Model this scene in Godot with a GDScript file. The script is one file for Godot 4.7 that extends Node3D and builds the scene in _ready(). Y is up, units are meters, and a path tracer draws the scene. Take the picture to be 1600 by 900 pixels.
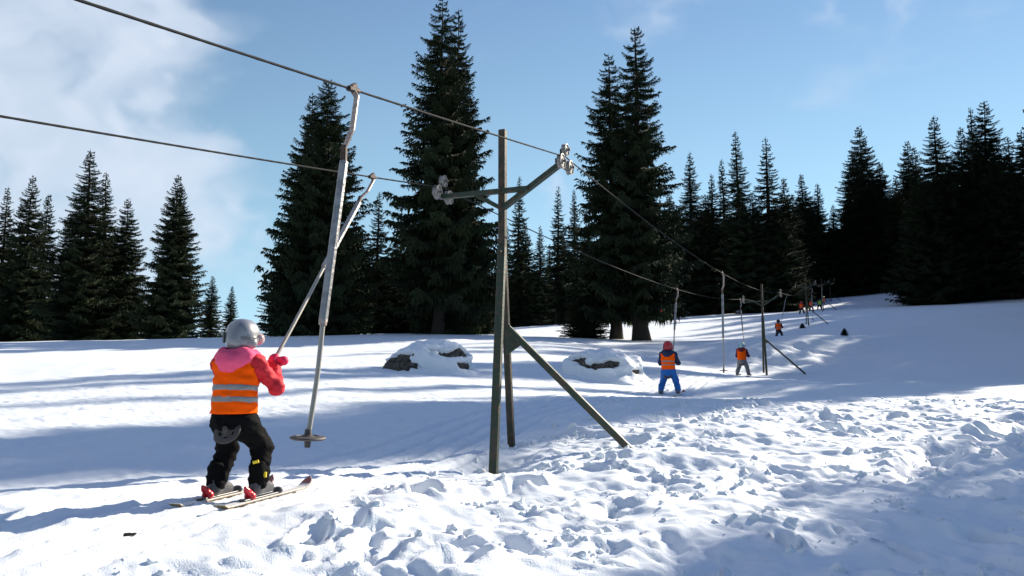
extends Node3D
# Ski slope with a children's platter lift. Camera stands at x = 0, z = 0; "depth" d below is metres up the slope (-z).

const PITCH := 7.0
const FOV := 38.0
const CAMERA_Y := 1.5
const LIFT_TURN := -0.3927            # the lift climbs 22.5 degrees to the right of the view axis
const SUN_AZIMUTH := 49.0             # degrees to the right of the view axis
const SUN_HEIGHT := 28.0

var rng := RandomNumberGenerator.new()
var taken := {}
var M := {}

# ------------------------------------------------------------------ naming helpers
func numbered(called: String) -> String:
	if not taken.has(called):
		taken[called] = 0
		return called
	taken[called] += 1
	return "%s_%03d" % [called, taken[called]]

func tag(o: Node, label: String, category: String, group := "", kind := "") -> void:
	if label != "": o.set_meta("label", label)
	if category != "": o.set_meta("category", category)
	if group != "": o.set_meta("group", group)
	if kind != "": o.set_meta("kind", kind)

func thing(called: String, label: String, category: String, where: Vector3, turn := 0.0, group := "") -> Node3D:
	var o := Node3D.new()
	o.name = numbered(called)
	add_child(o)
	o.position = where
	o.rotation.y = turn
	tag(o, label, category, group)
	return o

func part(called: String, mesh: Mesh, mat: Material, parent: Node) -> MeshInstance3D:
	var o := MeshInstance3D.new()
	o.name = called if parent != self else numbered(called)
	o.mesh = mesh
	o.material_override = mat
	parent.add_child(o, true)
	return o

# ------------------------------------------------------------------ photograph geometry: a pixel of the 1600 x 900 picture at a depth
func at(px: float, py: float, d: float) -> Vector3:
	var f := 450.0 / tan(deg_to_rad(FOV * 0.5))
	var cx := (px - 800.0) / f
	var cy := (450.0 - py) / f
	var p := deg_to_rad(PITCH)
	var y := cy * cos(p) + sin(p)
	var z := cos(p) - cy * sin(p)
	return Vector3(cx * d / z, CAMERA_Y + y * d / z, -d)

# ------------------------------------------------------------------ materials
func noise_texture(freq: float, octaves: int, seed_: int, ramp: Gradient, size := 512, normal := false, strength := 4.0, kind := FastNoiseLite.TYPE_SIMPLEX_SMOOTH) -> NoiseTexture2D:
	var n := FastNoiseLite.new()
	n.noise_type = kind
	n.frequency = freq
	n.fractal_octaves = octaves
	n.seed = seed_
	var t := NoiseTexture2D.new()
	t.width = size
	t.height = size
	t.seamless = true
	t.noise = n
	if ramp: t.color_ramp = ramp
	if normal:
		t.as_normal_map = true
		t.bump_strength = strength
	return t

func ramp2(a: Color, b: Color, lo := 0.3, hi := 0.7) -> Gradient:
	var g := Gradient.new()
	g.offsets = PackedFloat32Array([lo, hi])
	g.colors = PackedColorArray([a, b])
	return g

func mat(albedo: Color, rough: float, metal := 0.0, spec := 0.5) -> StandardMaterial3D:
	var m := StandardMaterial3D.new()
	m.albedo_color = albedo
	m.roughness = rough
	m.metallic = metal
	m.metallic_specular = spec
	return m

func lin(r: float, g: float, b: float) -> Color:
	return Color(r, g, b).linear_to_srgb()

func cloth(albedo: Color, rough := 0.85) -> StandardMaterial3D:
	var m := mat(albedo, rough, 0.0, 0.3)
	m.normal_enabled = true
	m.normal_texture = M.weave
	m.normal_scale = 0.5
	m.uv1_triplanar = true
	m.uv1_scale = Vector3(7, 7, 7)
	return m

func patchy(a: Color, b: Color, freq: float, rough: float, scale: float, seed_: int, lo := 0.35, hi := 0.65) -> StandardMaterial3D:
	var m := mat(Color.WHITE, rough)
	m.albedo_texture = noise_texture(freq, 5, seed_, ramp2(a, b, lo, hi), 512)
	m.uv1_triplanar = true
	m.uv1_scale = Vector3(scale, scale, scale)
	m.normal_enabled = true
	m.normal_texture = M.weave
	m.normal_scale = 0.35
	return m

func make_materials() -> void:
	M.weave = noise_texture(0.03, 4, 5, null, 512, true, 6.0)
	var snow := mat(lin(0.735, 0.785, 0.835), 0.62, 0.0, 0.35)
	snow.normal_enabled = true
	snow.normal_texture = noise_texture(0.09, 5, 11, null, 1024, true, 5.0)
	snow.normal_scale = 0.4
	snow.uv1_triplanar = true
	snow.uv1_world_triplanar = true
	snow.uv1_scale = Vector3(0.8, 0.8, 0.8)
	M.snow = snow
	M.needles = mat(lin(0.030, 0.044, 0.022), 0.8, 0.0, 0.25)
	M.needles.vertex_color_use_as_albedo = true
	M.needles.backlight = Color(0.10, 0.13, 0.05)
	M.bark = patchy(lin(0.022, 0.017, 0.013), lin(0.055, 0.042, 0.032), 0.03, 0.95, 0.8, 21)
	M.rock = patchy(lin(0.028, 0.025, 0.021), lin(0.10, 0.088, 0.07), 0.02, 0.9, 0.9, 31)
	M.rock.normal_scale = 1.2
	M.green_steel = patchy(lin(0.016, 0.036, 0.018), lin(0.055, 0.040, 0.024), 0.012, 0.55, 1.6, 41, 0.52, 0.72)
	M.rusty_steel = patchy(lin(0.024, 0.028, 0.016), lin(0.066, 0.040, 0.025), 0.012, 0.7, 1.7, 42)
	M.dark_rust = patchy(lin(0.035, 0.02, 0.014), lin(0.09, 0.05, 0.03), 0.02, 0.75, 3.0, 43)
	M.aluminium = patchy(lin(0.20, 0.20, 0.21), lin(0.34, 0.34, 0.34), 0.01, 0.38, 2.0, 44)
	M.aluminium.metallic = 0.75
	M.bracket = patchy(lin(0.30, 0.22, 0.18), lin(0.52, 0.44, 0.40), 0.02, 0.5, 3.0, 45)
	M.bracket.metallic = 0.4
	M.rod = mat(lin(0.30, 0.28, 0.24), 0.5)
	M.wheel = patchy(lin(0.13, 0.12, 0.11), lin(0.30, 0.28, 0.25), 0.02, 0.6, 2.5, 46)
	M.wheel_rim = mat(lin(0.10, 0.095, 0.09), 0.7)
	M.cable = mat(lin(0.028, 0.028, 0.028), 0.8, 0.0, 0.2)
	M.platter = mat(lin(0.055, 0.047, 0.043), 0.6)
	M.ice = mat(lin(0.75, 0.8, 0.85), 0.15)
	M.vest = cloth(lin(1.0, 0.105, 0.004), 0.75)
	M.vest.metallic_specular = 0.1
	M.lime = cloth(lin(0.45, 0.85, 0.05), 0.75)
	M.band = mat(lin(0.21, 0.215, 0.22), 0.5)
	M.red_jacket = cloth(lin(0.52, 0.022, 0.035), 0.7)
	M.pink = cloth(lin(0.80, 0.10, 0.21), 0.9)
	M.mitten = cloth(lin(0.62, 0.03, 0.10), 0.55)
	M.black_cloth = cloth(lin(0.0055, 0.0055, 0.006), 0.8)
	M.black_cloth.metallic_specular = 0.15
	M.blue_cloth = cloth(lin(0.02, 0.13, 0.42), 0.7)
	M.navy = cloth(lin(0.02, 0.03, 0.07), 0.8)
	M.purple = cloth(lin(0.07, 0.015, 0.05), 0.8)
	M.grey_cloth = cloth(lin(0.20, 0.19, 0.19), 0.8)
	M.dark_cloth = cloth(lin(0.03, 0.035, 0.05), 0.8)
	M.maroon = cloth(lin(0.16, 0.02, 0.03), 0.8)
	M.skin = mat(lin(0.60, 0.36, 0.26), 0.6)
	M.silver_helmet = mat(lin(0.21, 0.22, 0.24), 0.3, 0.3)
	M.silver_helmet.clearcoat_enabled = true
	M.red_helmet = mat(lin(0.40, 0.02, 0.03), 0.3)
	M.teal_helmet = mat(lin(0.35, 0.55, 0.6), 0.3)
	M.black_helmet = mat(lin(0.02, 0.02, 0.025), 0.35)
	M.strap = mat(lin(0.13, 0.135, 0.14), 0.5)
	M.clip = mat(lin(0.02, 0.025, 0.02), 0.5)
	M.lens = mat(lin(0.55, 0.38, 0.36), 0.12)
	M.boot = mat(lin(0.10, 0.10, 0.11), 0.4)
	M.boot_shell = mat(lin(0.05, 0.05, 0.055), 0.4)
	M.red_plastic = mat(lin(0.50, 0.012, 0.025), 0.3)
	M.yellow = mat(lin(0.75, 0.55, 0.02), 0.6)
	M.ski_top = patchy(lin(0.55, 0.53, 0.50), lin(0.75, 0.73, 0.70), 0.02, 0.35, 3.0, 47)
	M.ski_tip = mat(lin(0.25, 0.06, 0.05), 0.35)
	M.ski_edge = mat(lin(0.22, 0.15, 0.06), 0.45)
	M.dry_grass = mat(lin(0.30, 0.22, 0.08), 0.9)

# ------------------------------------------------------------------ small mesh builders
func commit(v: PackedVector3Array, n := PackedVector3Array(), idx := PackedInt32Array(), col := PackedColorArray()) -> ArrayMesh:
	var a := []
	a.resize(Mesh.ARRAY_MAX)
	a[Mesh.ARRAY_VERTEX] = v
	if n.size(): a[Mesh.ARRAY_NORMAL] = n
	if idx.size(): a[Mesh.ARRAY_INDEX] = idx
	if col.size(): a[Mesh.ARRAY_COLOR] = col
	var m := ArrayMesh.new()
	m.add_surface_from_arrays(Mesh.PRIMITIVE_TRIANGLES, a)
	return m

# a beam of rectangular section with chamfered edges from a to b; side gives the direction of its width
func beam(st: SurfaceTool, a: Vector3, b: Vector3, w: float, h: float, side := Vector3.RIGHT, chamfer := 0.12) -> void:
	var axis := (b - a).normalized()
	var s := (side - axis * side.dot(axis)).normalized()
	var u := axis.cross(s).normalized()
	var c := minf(w, h) * chamfer
	var ring: Array[Vector3] = []
	for q in [[w / 2 - c, h / 2], [w / 2, h / 2 - c], [w / 2, -h / 2 + c], [w / 2 - c, -h / 2], [-w / 2 + c, -h / 2], [-w / 2, -h / 2 + c], [-w / 2, h / 2 - c], [-w / 2 + c, h / 2]]:
		ring.append(s * q[0] + u * q[1])
	for i in 8:
		var p: Vector3 = ring[i]
		var q2: Vector3 = ring[(i + 1) % 8]
		tri(st, a + p, b + q2, b + p)
		tri(st, a + p, a + q2, b + q2)
		tri(st, a, a + q2, a + p)
		tri(st, b, b + p, b + q2)

func tri(st: SurfaceTool, a: Vector3, b: Vector3, c: Vector3) -> void:
	st.set_smooth_group(-1)
	st.add_vertex(a); st.add_vertex(b); st.add_vertex(c)

func begin() -> SurfaceTool:
	var st := SurfaceTool.new()
	st.begin(Mesh.PRIMITIVE_TRIANGLES)
	return st

func finish(st: SurfaceTool) -> ArrayMesh:
	st.generate_normals()
	return st.commit()

# a round tube along points with given radii
func tube(pts: Array, radii: Array, sides := 10, lobes := 0.0, pitch := 0.12) -> ArrayMesh:
	var v := PackedVector3Array()
	var nn := PackedVector3Array()
	var idx := PackedInt32Array()
	var run := 0.0
	for i in pts.size():
		var p: Vector3 = pts[i]
		var ax: Vector3 = ((pts[mini(i + 1, pts.size() - 1)] as Vector3) - (pts[maxi(i - 1, 0)] as Vector3)).normalized()
		var s := ax.cross(Vector3.UP if absf(ax.y) < 0.9 else Vector3.RIGHT).normalized()
		var u := s.cross(ax)
		if i > 0: run += p.distance_to(pts[i - 1])
		for k in sides:
			var ang := TAU * k / sides
			var r: float = radii[mini(i, radii.size() - 1)]
			if lobes > 0.0: r *= 1.0 + lobes * cos(6.0 * (ang + TAU * run / (6.0 * pitch)))
			var dir := s * cos(ang) + u * sin(ang)
			v.append(p + dir * r)
			nn.append(dir)
	for i in pts.size() - 1:
		for k in sides:
			var a := i * sides + k
			var b := i * sides + (k + 1) % sides
			idx.append_array(PackedInt32Array([a, b, a + sides, b, b + sides, a + sides]))
	for e in 2:
		var c := v.size()
		var base: int = 0 if e == 0 else (pts.size() - 1) * sides
		v.append(pts[0] if e == 0 else pts[pts.size() - 1])
		nn.append((v[c] - v[base]).normalized())
		for k in sides:
			idx.append_array(PackedInt32Array([c, base + (k + 1) % sides, base + k] if e == 0 else [c, base + k, base + (k + 1) % sides]))
	return commit(v, nn, idx)

# lathe: profile of (radius, offset along axis) around an axis
func lathe(centre: Vector3, axis: Vector3, prof: Array, sides := 28) -> ArrayMesh:
	var st := begin()
	var s := axis.cross(Vector3.UP if absf(axis.y) < 0.9 else Vector3.RIGHT).normalized()
	var u := axis.cross(s)
	for i in prof.size() - 1:
		for k in sides:
			var d0 := s * cos(TAU * k / sides) + u * sin(TAU * k / sides)
			var d1 := s * cos(TAU * (k + 1) / sides) + u * sin(TAU * (k + 1) / sides)
			var a: Vector3 = centre + d0 * prof[i][0] + axis * prof[i][1]
			var b: Vector3 = centre + d1 * prof[i][0] + axis * prof[i][1]
			var c: Vector3 = centre + d0 * prof[i + 1][0] + axis * prof[i + 1][1]
			var e: Vector3 = centre + d1 * prof[i + 1][0] + axis * prof[i + 1][1]
			tri(st, a, c, b)
			tri(st, b, c, e)
	return finish(st)

# ------------------------------------------------------------------ smooth bodies: tapered capsules joined in a distance field, meshed as surface nets
# cap = [a, b, ra, rb, flatten] ; flatten > 1 makes it thinner front to back
func cap_distance(p: Vector3, c: Array) -> float:
	var a: Vector3 = c[0]
	var b: Vector3 = c[1]
	var fl: float = c[4] if c.size() > 4 else 1.0
	var pa := p - a
	var ba := b - a
	pa.z *= fl
	ba.z *= fl
	var t := clampf(pa.dot(ba) / maxf(ba.dot(ba), 1e-9), 0.0, 1.0)
	var r: float = lerpf(c[2], c[3], t)
	return (pa - ba * t).length() - r

func body(caps: Array, cell: float, k := 0.03, cuts := [], holes := [], fold := 0.0, fold_freq := 9.0, seed_ := 3) -> ArrayMesh:
	var lo := Vector3(1e9, 1e9, 1e9)
	var hi := -lo
	for c in caps:
		var r: float = maxf(c[2], c[3]) + fold
		for e in 2:
			lo = lo.min((c[e] as Vector3) - Vector3(r, r, r))
			hi = hi.max((c[e] as Vector3) + Vector3(r, r, r))
	lo -= Vector3.ONE * cell * 2.5
	hi += Vector3.ONE * cell * 2.5
	var nx := int((hi.x - lo.x) / cell) + 2
	var ny := int((hi.y - lo.y) / cell) + 2
	var nz := int((hi.z - lo.z) / cell) + 2
	var f := PackedFloat32Array()
	f.resize(nx * ny * nz)
	f.fill(1.0)
	var noise := FastNoiseLite.new()
	noise.seed = seed_
	noise.frequency = fold_freq
	noise.fractal_octaves = 2
	for c in caps:
		var r: float = maxf(c[2], c[3]) + k + fold + cell * 2.0
		var l: Vector3 = ((c[0] as Vector3).min(c[1]) - Vector3(r, r, r) - lo) / cell
		var h: Vector3 = ((c[0] as Vector3).max(c[1]) + Vector3(r, r, r) - lo) / cell
		for z in range(maxi(0, int(l.z)), mini(nz, int(h.z) + 2)):
			for y in range(maxi(0, int(l.y)), mini(ny, int(h.y) + 2)):
				var row := (z * ny + y) * nx
				for x in range(maxi(0, int(l.x)), mini(nx, int(h.x) + 2)):
					var d := cap_distance(lo + Vector3(x, y, z) * cell, c)
					var o := f[row + x]
					var q := clampf(0.5 + 0.5 * (o - d) / k, 0.0, 1.0)
					f[row + x] = lerpf(o, d, q) - k * q * (1.0 - q)
	if fold > 0.0 or cuts.size() or holes.size():
		for z in nz:
			for y in ny:
				var row := (z * ny + y) * nx
				for x in nx:
					var val := f[row + x]
					if val > 0.12: continue
					var p := lo + Vector3(x, y, z) * cell
					if fold > 0.0: val -= fold * noise.get_noise_3d(p.x, p.y * 2.4, p.z)
					for c in cuts: val = maxf(val, (c[0] as Vector3).dot(p) - float(c[1]))
					for c in holes: val = maxf(val, -cap_distance(p, c))
					f[row + x] = val
	var id := PackedInt32Array()
	id.resize(nx * ny * nz)
	id.fill(-1)
	var v := PackedVector3Array()
	var idx := PackedInt32Array()
	var off := [0, 1, nx, nx + 1, nx * ny, nx * ny + 1, nx * ny + nx, nx * ny + nx + 1]
	var edges := [[0, 1], [0, 2], [0, 4], [1, 3], [1, 5], [2, 3], [2, 6], [3, 7], [4, 5], [4, 6], [5, 7], [6, 7]]
	for z in nz - 1:
		for y in ny - 1:
			for x in nx - 1:
				var i := (z * ny + y) * nx + x
				if f[i] > cell * 2.5: continue
				var inside := 0
				for o in off:
					if f[i + o] < 0.0: inside += 1
				if inside == 0 or inside == 8: continue
				var sum := Vector3.ZERO
				var count := 0
				for e in edges:
					var a: float = f[i + off[e[0]]]
					var b: float = f[i + off[e[1]]]
					if (a < 0.0) == (b < 0.0): continue
					var t := a / (a - b)
					var pa := Vector3(e[0] & 1, (e[0] >> 1) & 1, (e[0] >> 2) & 1)
					var pb := Vector3(e[1] & 1, (e[1] >> 1) & 1, (e[1] >> 2) & 1)
					sum += pa.lerp(pb, t)
					count += 1
				id[i] = v.size()
				v.append(lo + (Vector3(x, y, z) + sum / count) * cell)
	for z in range(1, nz - 1):
		for y in range(1, ny - 1):
			for x in range(1, nx - 1):
				var i := (z * ny + y) * nx + x
				if absf(f[i]) > cell * 2.5: continue
				var s := f[i] < 0.0
				for axis in 3:
					var j: int = i + [1, nx, nx * ny][axis]
					if s == (f[j] < 0.0): continue
					var d1: int = [nx, nx * ny, 1][axis]
					var d2: int = [nx * ny, 1, nx][axis]
					var q := [id[i - d1 - d2], id[i - d2], id[i], id[i - d1]]
					if q.min() < 0: continue
					if s: idx.append_array(PackedInt32Array([q[0], q[2], q[1], q[0], q[3], q[2]]))
					else: idx.append_array(PackedInt32Array([q[0], q[1], q[2], q[0], q[2], q[3]]))
	var nn := PackedVector3Array()
	nn.resize(v.size())
	for t in range(0, idx.size(), 3):
		var fn := (v[idx[t + 2]] - v[idx[t]]).cross(v[idx[t + 1]] - v[idx[t]])
		for e in 3: nn[idx[t + e]] += fn
	for i in nn.size(): nn[i] = nn[i].normalized()
	return commit(v, nn, idx)

# ------------------------------------------------------------------ terrain
var xs := PackedFloat32Array()
var ds := PackedFloat32Array()
var H := PackedFloat32Array()
var cps: Array[Vector3] = []       # (x, d, height)
var weights := PackedFloat64Array()

func tps(r2: float) -> float:
	return r2 * log(r2 + 1e-9) * 0.5

func solve_terrain() -> void:
	for c in [[365, 778, 5.8], [0, 735, 6.3], [0, 690, 7.7], [0, 640, 10.2], [0, 595, 14.5], [0, 565, 20.2], [0, 541, 30], [200, 540, 30], [330, 545, 28],
			[400, 596, 14.4], [500, 560, 21.6], [450, 546, 29], [620, 642, 11], [772, 742, 8.0], [797, 692, 8.9], [965, 685, 8.2], [672, 578, 19], [945, 582, 21],
			[850, 540, 32], [700, 522, 42], [1000, 532, 45], [870, 508, 75], [1045, 621, 18.9], [1160, 588, 29.8], [1247, 589, 31.5], [1200, 538, 38], [1290, 534, 37.5],
			[1219, 531, 51], [1260, 508, 60], [1271, 487, 85], [1310, 468, 120], [1400, 457, 125], [1100, 497, 85], [1120, 556, 36], [1500, 471, 100], [1590, 471, 90],
			[1450, 560, 32], [1590, 562, 30], [1400, 598, 20], [1600, 600, 19], [1600, 625, 12.5], [1250, 622, 14], [1600, 700, 8.2], [1200, 700, 8.2], [1200, 800, 5.8],
			[1600, 900, 4.1], [1000, 900, 4.3], [600, 800, 5.6], [600, 900, 4.3], [0, 900, 4.1], [0, 800, 5.0]]:
		var p := at(c[0], c[1], c[2])
		cps.append(Vector3(p.x, c[2], p.y))
	for c in [[0, 0, -1.35], [-6, 0, -1.3], [6, 0, -1.25], [0, -15, -2.8], [-30, 0, -1.2], [22, 15, 0.6], [27, 24, 1.5], [23, 32, 2.0], [40, 50, 5.5], [62, 75, 8.6], [110, 100, 16],
			[-30, 20, 0.8], [-45, 45, 2.4], [-36, 62, 2.4], [-60, 120, 3.0], [0, 130, 9.5], [0, 260, 17], [170, 260, 42], [-170, 220, 4], [-150, 40, 0], [160, 20, 8], [30, -20, -2]]:
		cps.append(Vector3(c[0], c[1], c[2] + CAMERA_Y))
	var n := cps.size() + 3
	var A := []
	for i in n:
		var row := PackedFloat64Array()
		row.resize(n + 1)
		A.append(row)
	for i in cps.size():
		for j in cps.size():
			A[i][j] = tps(Vector2(cps[i].x - cps[j].x, cps[i].y - cps[j].y).length_squared() / 100.0) + (0.02 if i == j else 0.0)
		A[i][n - 3] = 1.0
		A[i][n - 2] = cps[i].x / 10.0
		A[i][n - 1] = cps[i].y / 10.0
		A[n - 3][i] = 1.0
		A[n - 2][i] = cps[i].x / 10.0
		A[n - 1][i] = cps[i].y / 10.0
		A[i][n] = cps[i].z
	for c in n:
		var best := c
		for r in range(c + 1, n):
			if absf(A[r][c]) > absf(A[best][c]): best = r
		var t = A[c]
		A[c] = A[best]
		A[best] = t
		for r in range(c + 1, n):
			var k: float = A[r][c] / A[c][c]
			if k == 0.0: continue
			for q in range(c, n + 1): A[r][q] -= k * A[c][q]
	weights.resize(n)
	for r in range(n - 1, -1, -1):
		var s: float = A[r][n]
		for q in range(r + 1, n): s -= A[r][q] * weights[q]
		weights[r] = s / A[r][r]

func broad(x: float, d: float) -> float:
	var n := cps.size()
	var s := weights[n] + weights[n + 1] * x / 10.0 + weights[n + 2] * d / 10.0
	for i in n:
		var c := cps[i]
		var r2 := ((x - c.x) * (x - c.x) + (d - c.y) * (d - c.y)) / 100.0
		s += weights[i] * r2 * log(r2 + 1e-9) * 0.5
	return s

func make_noise(kind: int, wavelength: float, octaves: int, seed_: int) -> FastNoiseLite:
	var n := FastNoiseLite.new()
	n.noise_type = kind
	n.frequency = 1.0 / wavelength
	n.fractal_octaves = octaves
	if octaves == 1: n.fractal_type = FastNoiseLite.FRACTAL_NONE
	n.seed = seed_
	n.cellular_return_type = FastNoiseLite.RETURN_DISTANCE
	n.cellular_jitter = 1.0
	return n

func ramp(a: float, b: float, v: float) -> float:
	return smoothstep(a, b, v)

func build_axes() -> void:
	var step := 0.034
	var right := PackedFloat32Array()
	var x := 8.0
	var s := step
	while x < 330.0:
		s = minf(s * 1.04, 12.0)
		x += s
		right.append(x)
	var left := PackedFloat32Array()
	x = -6.6
	s = step
	while x > -330.0:
		s = minf(s * 1.04, 12.0)
		x -= s
		left.append(x)
	left.reverse()
	xs.append_array(left)
	x = -6.6
	while x <= 8.0:
		xs.append(x)
		x += step
	xs.append_array(right)
	var back := PackedFloat32Array()
	var d := 3.0
	s = step
	while d > -60.0:
		s = minf(s * 1.12, 6.0)
		d -= s
		back.append(d)
	back.reverse()
	ds.append_array(back)
	d = 3.0
	while d <= 13.0:
		ds.append(d)
		d += step
	s = step
	while d < 420.0:
		ds.append(d)
		s = minf(s * 1.009, 12.0)
		d += s

func build_ground() -> void:
	solve_terrain()
	build_axes()
	var nx := xs.size()
	var nd := ds.size()
	# the broad shape on every eighth row and column
	var cx := PackedInt32Array()
	var cd := PackedInt32Array()
	for i in range(0, nx, 8): cx.append(i)
	if cx[cx.size() - 1] != nx - 1: cx.append(nx - 1)
	for i in range(0, nd, 8): cd.append(i)
	if cd[cd.size() - 1] != nd - 1: cd.append(nd - 1)
	var coarse := PackedFloat32Array()
	for j in cd:
		for i in cx: coarse.append(broad(xs[i], ds[j]))
	var lump := make_noise(FastNoiseLite.TYPE_CELLULAR, 0.62, 1, 1)
	var clump := make_noise(FastNoiseLite.TYPE_CELLULAR, 0.21, 1, 2)
	var crumb := make_noise(FastNoiseLite.TYPE_CELLULAR, 0.085, 1, 3)
	var swell := make_noise(FastNoiseLite.TYPE_SIMPLEX_SMOOTH, 2.4, 3, 4)
	var rough := make_noise(FastNoiseLite.TYPE_SIMPLEX_SMOOTH, 0.5, 4, 5)
	var fine := make_noise(FastNoiseLite.TYPE_SIMPLEX_SMOOTH, 0.11, 3, 6)
	var patch := make_noise(FastNoiseLite.TYPE_SIMPLEX_SMOOTH, 1.3, 2, 7)
	var warp := make_noise(FastNoiseLite.TYPE_SIMPLEX_SMOOTH, 0.4, 2, 8)
	var crust := make_noise(FastNoiseLite.TYPE_SIMPLEX_SMOOTH, 0.55, 5, 12)
	crust.fractal_type = FastNoiseLite.FRACTAL_RIDGED
	crust.fractal_gain = 0.55
	H.resize(nx * nd)
	for j in nd:
		var d := ds[j]
		var sd := ds[mini(j + 1, nd - 1)] - ds[maxi(j - 1, 0)]
		var bj := mini(j / 8, cd.size() - 2)
		var fj := float(j - cd[bj]) / float(cd[bj + 1] - cd[bj])
		for i in nx:
			var x := xs[i]
			var sp := maxf(sd, xs[mini(i + 1, nx - 1)] - xs[maxi(i - 1, 0)]) * 0.5
			var bi := mini(i / 8, cx.size() - 2)
			var fi := float(i - cx[bi]) / float(cx[bi + 1] - cx[bi])
			var w := cx.size()
			var h := lerpf(lerpf(coarse[bj * w + bi], coarse[bj * w + bi + 1], fi), lerpf(coarse[(bj + 1) * w + bi], coarse[(bj + 1) * w + bi + 1], fi), fj)
			if d < 140.0 and absf(x) < 120.0:
				var c := (x - (0.414 * d - 4.33)) * 0.924        # metres to the right of the tow track
				var wob := patch.get_noise_2d(x, d)
				var lumpy := ramp(0.25, 1.0, c + wob * 0.45) * (1.0 - ramp(11.5, 14.5, d + wob * 1.5)) * (1.0 - 0.55 * ramp(3.2, 5.5, c - d * 0.25))
				lumpy = maxf(lumpy, 3.2 * exp(-(pow((x - 12.0) / 3.6, 2.0) + pow((d - 35.0) / 2.6, 2.0))))
				h += 0.35 * exp(-pow((x - 12.6) / 3.2, 2.0)) * ramp(34.0, 36.2, d) * (1.0 - ramp(37.5, 42.0, d))
				var track := exp(-pow(c / 0.9, 2.0))
				h += swell.get_noise_2d(x * 0.5, d * 0.5) * 0.05 * (1.0 - track)
				if lumpy > 0.01:
					var wx := x + warp.get_noise_2d(x, d) * 0.16
					var wd := d + warp.get_noise_2d(x + 40.0, d) * 0.16
					var k1 := clampf(1.6 - sp * 3.0, 0.0, 1.0)
					var f1 := lump.get_noise_2d(wx, wd * 1.15) + 1.0
					h += lumpy * k1 * (0.03 * (0.55 - f1 * f1) + 0.05 * rough.get_noise_2d(x * 0.6, d * 0.75) + 0.08 * swell.get_noise_2d(x * 1.1 + 7.0, d * 1.6))
					h -= lumpy * k1 * 0.034 * crust.get_noise_2d(wx * 1.7, wd * 2.0) * ramp(-0.25, 0.35, patch.get_noise_2d(x + 50.0, d))
					var k2 := clampf(1.6 - sp * 11.0, 0.0, 1.0)
					if k2 > 0.0:
						var f2 := clump.get_noise_2d(wx, wd) + 1.0
						var where := ramp(-0.15, 0.45, rough.get_noise_2d(x * 0.7 + 90.0, d * 0.7))
						h += lumpy * k2 * 0.046 * maxf(0.0, 0.62 - f2 * f2) * where
						var f3 := crumb.get_noise_2d(wx, wd) + 1.0
						h += lumpy * k2 * 0.026 * maxf(0.0, 0.6 - f3 * f3) * ramp(-0.2, 0.4, rough.get_noise_2d(x + 30.0, d))
				var calm := maxf(0.0, 1.0 - lumpy)
				var k3 := clampf(1.6 - sp * 6.0, 0.0, 1.0)
				h += calm * k3 * (0.034 * rough.get_noise_2d(x * 0.8, d * 0.8) * (0.7 + 0.5 * wob))
				var k4 := clampf(1.6 - sp * 20.0, 0.0, 1.0)
				if k4 > 0.0:
					h += k4 * 0.010 * fine.get_noise_2d(x, d)
					h += calm * k4 * 0.02 * maxf(0.0, 0.3 - (clump.get_noise_2d(x, d) + 1.0)) * ramp(0.0, 0.4, wob + 0.1)
				# grooves that skis have cut along the track
				if absf(c) < 1.6 and d < 30.0 and k3 > 0.0:
					var cc := c + 0.04 * swell.get_noise_2d(x * 0.8, d * 0.8)
					for g in [-0.62, -0.33, -0.08, 0.16, 0.42]:
						var q: float = (cc - g) / 0.035
						h -= k3 * 0.032 * exp(-q * q) - k3 * 0.012 * exp(-pow(absf(q) - 2.0, 2.0))
			h -= 0.12 * exp(-(pow((x + 0.2) / 0.28, 2.0) + pow((d - 7.85) / 0.3, 2.0)))
			H[j * nx + i] = h
	# footprints and gouges in the trampled snow
	rng.seed = 77
	for k in 90:
		var d := rng.randf_range(3.8, 12.5)
		var c := rng.randf_range(0.9, 7.0)
		var x := 0.414 * d - 4.33 + c / 0.924
		var turn := rng.randf_range(-0.9, 0.9)
		var deep := rng.randf_range(0.03, 0.10)
		var lx := rng.randf_range(0.07, 0.13)
		var lz := rng.randf_range(0.14, 0.30)
		var i0 := xs.bsearch(x - 0.6)
		var i1 := xs.bsearch(x + 0.6)
		for j in range(ds.bsearch(d - 0.6), ds.bsearch(d + 0.6)):
			for i in range(i0, i1):
				var p := Vector2(xs[i] - x, ds[j] - d).rotated(turn)
				var r := sqrt(p.x * p.x / (lx * lx) + p.y * p.y / (lz * lz))
				if r < 2.0:
					H[j * nx + i] -= deep * (1.0 - ramp(0.55, 1.05, r)) - deep * 0.3 * exp(-pow((r - 1.3) / 0.25, 2.0))
	# one long gouge where something was dragged
	for seg in [[4.6, 8.6, 6.9, 9.9], [3.0, 6.5, 4.3, 8.4]]:
		var a := Vector2(seg[0], seg[1])
		var b := Vector2(seg[2], seg[3])
		for j in range(ds.bsearch(seg[1] - 0.5), ds.bsearch(seg[3] + 0.5)):
			for i in range(xs.bsearch(seg[0] - 0.5), xs.bsearch(seg[2] + 0.5)):
				var p := Vector2(xs[i], ds[j])
				var t := clampf((p - a).dot(b - a) / (b - a).length_squared(), 0.0, 1.0)
				var q := (p - a.lerp(b, t)).length() / (0.16 * (0.35 + sin(t * PI)))
				H[j * nx + i] -= 0.10 * sin(t * PI) * (1.0 - ramp(0.6, 1.1, q)) - 0.035 * exp(-pow((q - 1.5) / 0.35, 2.0)) * sin(t * PI)
	var v := PackedVector3Array()
	var nn := PackedVector3Array()
	var idx := PackedInt32Array()
	v.resize(nx * nd)
	nn.resize(nx * nd)
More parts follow.
